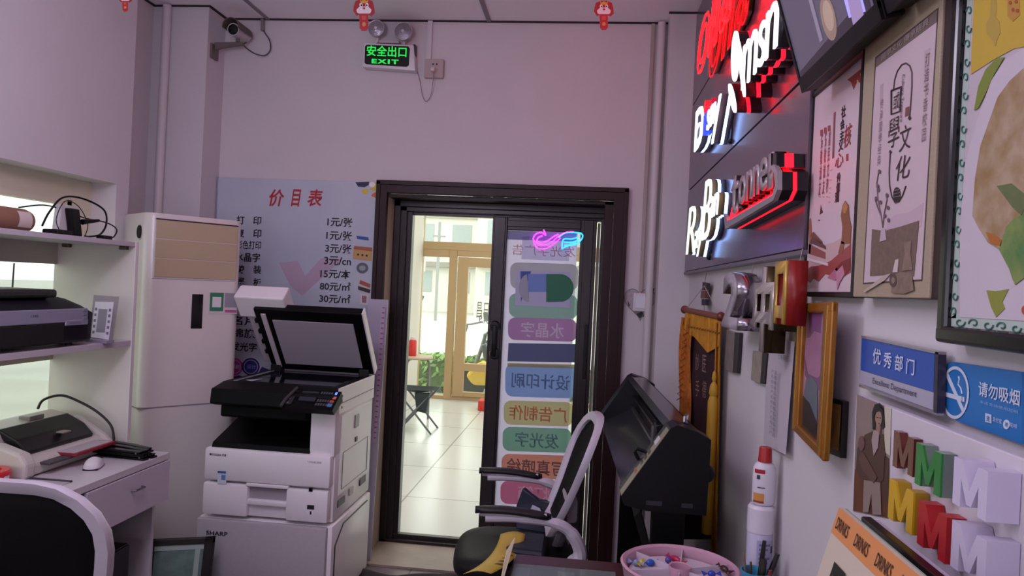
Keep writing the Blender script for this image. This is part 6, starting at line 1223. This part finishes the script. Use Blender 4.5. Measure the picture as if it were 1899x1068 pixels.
bo_ = thing('lotion_bottle', 'white bottle with a red cap standing on top of the spray can', 'bottle', BCn); rb = .031
def ov(f, z, dx=0): return [V((BCn.x + dx + rb * f * math.cos(a), BCn.y + rb * .8 * f * math.sin(a), BCn.z + z)) for a in [2 * math.pi * j / 28 for j in range(28)]]
MB().loft([ov(.82, 0), ov(.95, .004), ov(1, .012), ov(1.02, BH * .5), ov(.97, BH * .64), ov(.80, BH * .71), ov(.52, BH * .745), ov(.45, BH * .76)]).build('bottle', mat('d6cfd9', .3), bo_, True, ang=1)
MB().lathe(BCn, [(.018, BH * .745), (.0185, BH * .75), (.0165, BH - .003), (.015, BH), (.0001, BH)], 24).build('cap', mat('a81c22', .35), bo_, True, ang=.6)
def wb(a0, a1, z0, z1, f=1.03): return lambda u, v: V((BCn.x + rb * f * math.cos(math.radians(a0 + (a1 - a0) * u)), BCn.y + rb * .8 * f * math.sin(math.radians(a0 + (a1 - a0) * u)), BCn.z + z0 + (z1 - z0) * v + .004 * math.sin(math.pi * u) * 0))
MB().grid(wb(205, 262, BH * .56, BH * .63, 1.02), 6, 1).build('red_label', mat('a3222e', .35), bo_); MB().grid(wb(222, 240, BH * .46, BH * .535, 1.045), 4, 1).build('round_mark', mat('3c3842', .4), bo_)
MB().grid(wb(228, 265, BH * .31, BH * .33, 1.045), 4, 1).build('label_print', mat('55505c', .4), bo_); MB().grid(wb(205, 262, BH * .09, BH * .22, 1.05), 6, 1).build('orange_label', mat('c98a4a', .35), bo_); MB().grid(wb(205, 262, BH * .055, BH * .09, 1.05), 6, 1).build('label_band', mat('8f3a24', .35), bo_)
# blue pen cup
CC = V((.447, 1.96, .7505)); cu_ = thing('pen_cup', 'blue openwork pen cup on the desk in front of the spray can', 'cup', CC); CH = .085
CC.x = B(1402, 1058, 1.96).x
cu_.location = CC; ROOTM[cu_.name] = M.Translation(CC)
MB().lathe(CC, [(.0001, 0), (.03, 0), (.038, CH - .006), (.0395, CH), (.036, CH), (.034, CH - .008), (.028, .004), (.0001, .004)], 28).build('cup', mat('3a8fae', .4), cu_, True, ang=.7)
def pen(nm, label, cat, dx, dy, tx, ty, L_, r, h_, tip=None):
    a = CC + V((dx, dy, .008)); b = a + V((tx, ty, 1)).normalized() * L_; t = thing(nm, label, cat, a)
    d = (b - a); MB().cyl(a, a + d * .72, r * .95, r, n=10).build('barrel', mat(h_, .35), t, True); MB().cyl(a + d * .72, b, r * 1.05, r * .8, n=10).build('cap', mat(tip or h_, .3), t, True)
    if r > .004: e = d.orthogonal().normalized() * (r + .001); MB().tube([b + e * .8, b - d * .2 + e], .0015, 5).build('clip', mat('b9a58a', .3, metal=.6), t)
pen('pen', 'black pen with a pale clip standing tallest in the blue cup', 'pen', .005, .004, .10, .03, .155, .0062, '151217')
pen('pen', 'black marker leaning right in the blue cup', 'pen', .010, -.002, .32, -.05, .135, .0072, '121014'); pen('pen', 'olive-black thick marker in the middle of the blue cup', 'pen', .006, -.008, .10, .0, .112, .009, '2a2820')
pen('pen', 'grey thin pencil at the left of the blue cup', 'pencil', -.016, .006, -.13, .05, .118, .0034, '7d6a62'); pen('pen', 'thin brown pencil leaning left in the blue cup', 'pencil', -.012, -.006, -.06, -.1, .105, .0034, '4f3a33'); pen('pen', 'red-tipped pen at the front of the blue cup', 'pen', .014, -.012, .18, -.15, .092, .0048, '6d1f22', '8a2a24')
tw = thing('ruler_piece', 'clear plastic ruler stub standing behind the blue pen cup', 'ruler', (.52, 1.86, .7505)); MB().prism([(.485, 1.88, .751), (.512, 1.865, .751), (.518, 1.865, .845), (.492, 1.88, .85)], (0, .003, 0)).build('blade', clear_mat('cfc9d6', .4), tw)
pg = thing('plastic_bag', 'crumpled pale plastic bag on the desk by the wall right of the pen cup', 'bag', (.51, 1.75, .7505))
R7 = random.Random(3); gm = MB()._ell((.508, 1.73, .782), .036, .9, 1.5, .85, 9)
for v in gm.bm.verts: v.co += V((R7.uniform(-.005, .004), R7.uniform(-.008, .008), R7.uniform(-.004, .008)))
gm.build('bag', mat('b5a3b2', .35), pg)
# draught strip and cable on the floor by the threshold
fc = thing('floor_cloth', 'crumpled dark cloth strip on the floor in front of the door sill', 'cloth', (-.8, 3.85, FZ))
fm = MB().grid(lambda u, v: V((-1.20 + .62 * u, 3.92 - .10 * v - .05 * math.sin(5 * u), FZ + .004 + .035 * abs(math.sin(7 * u + 2 * v)) * math.sin(math.pi * v) * (1 - .5 * u))), 30, 6).build('cloth', mat('3a3335', .9, noise=.35, scale=20), fc, True); fm.modifiers.new('thickness', 'SOLIDIFY').thickness = .003
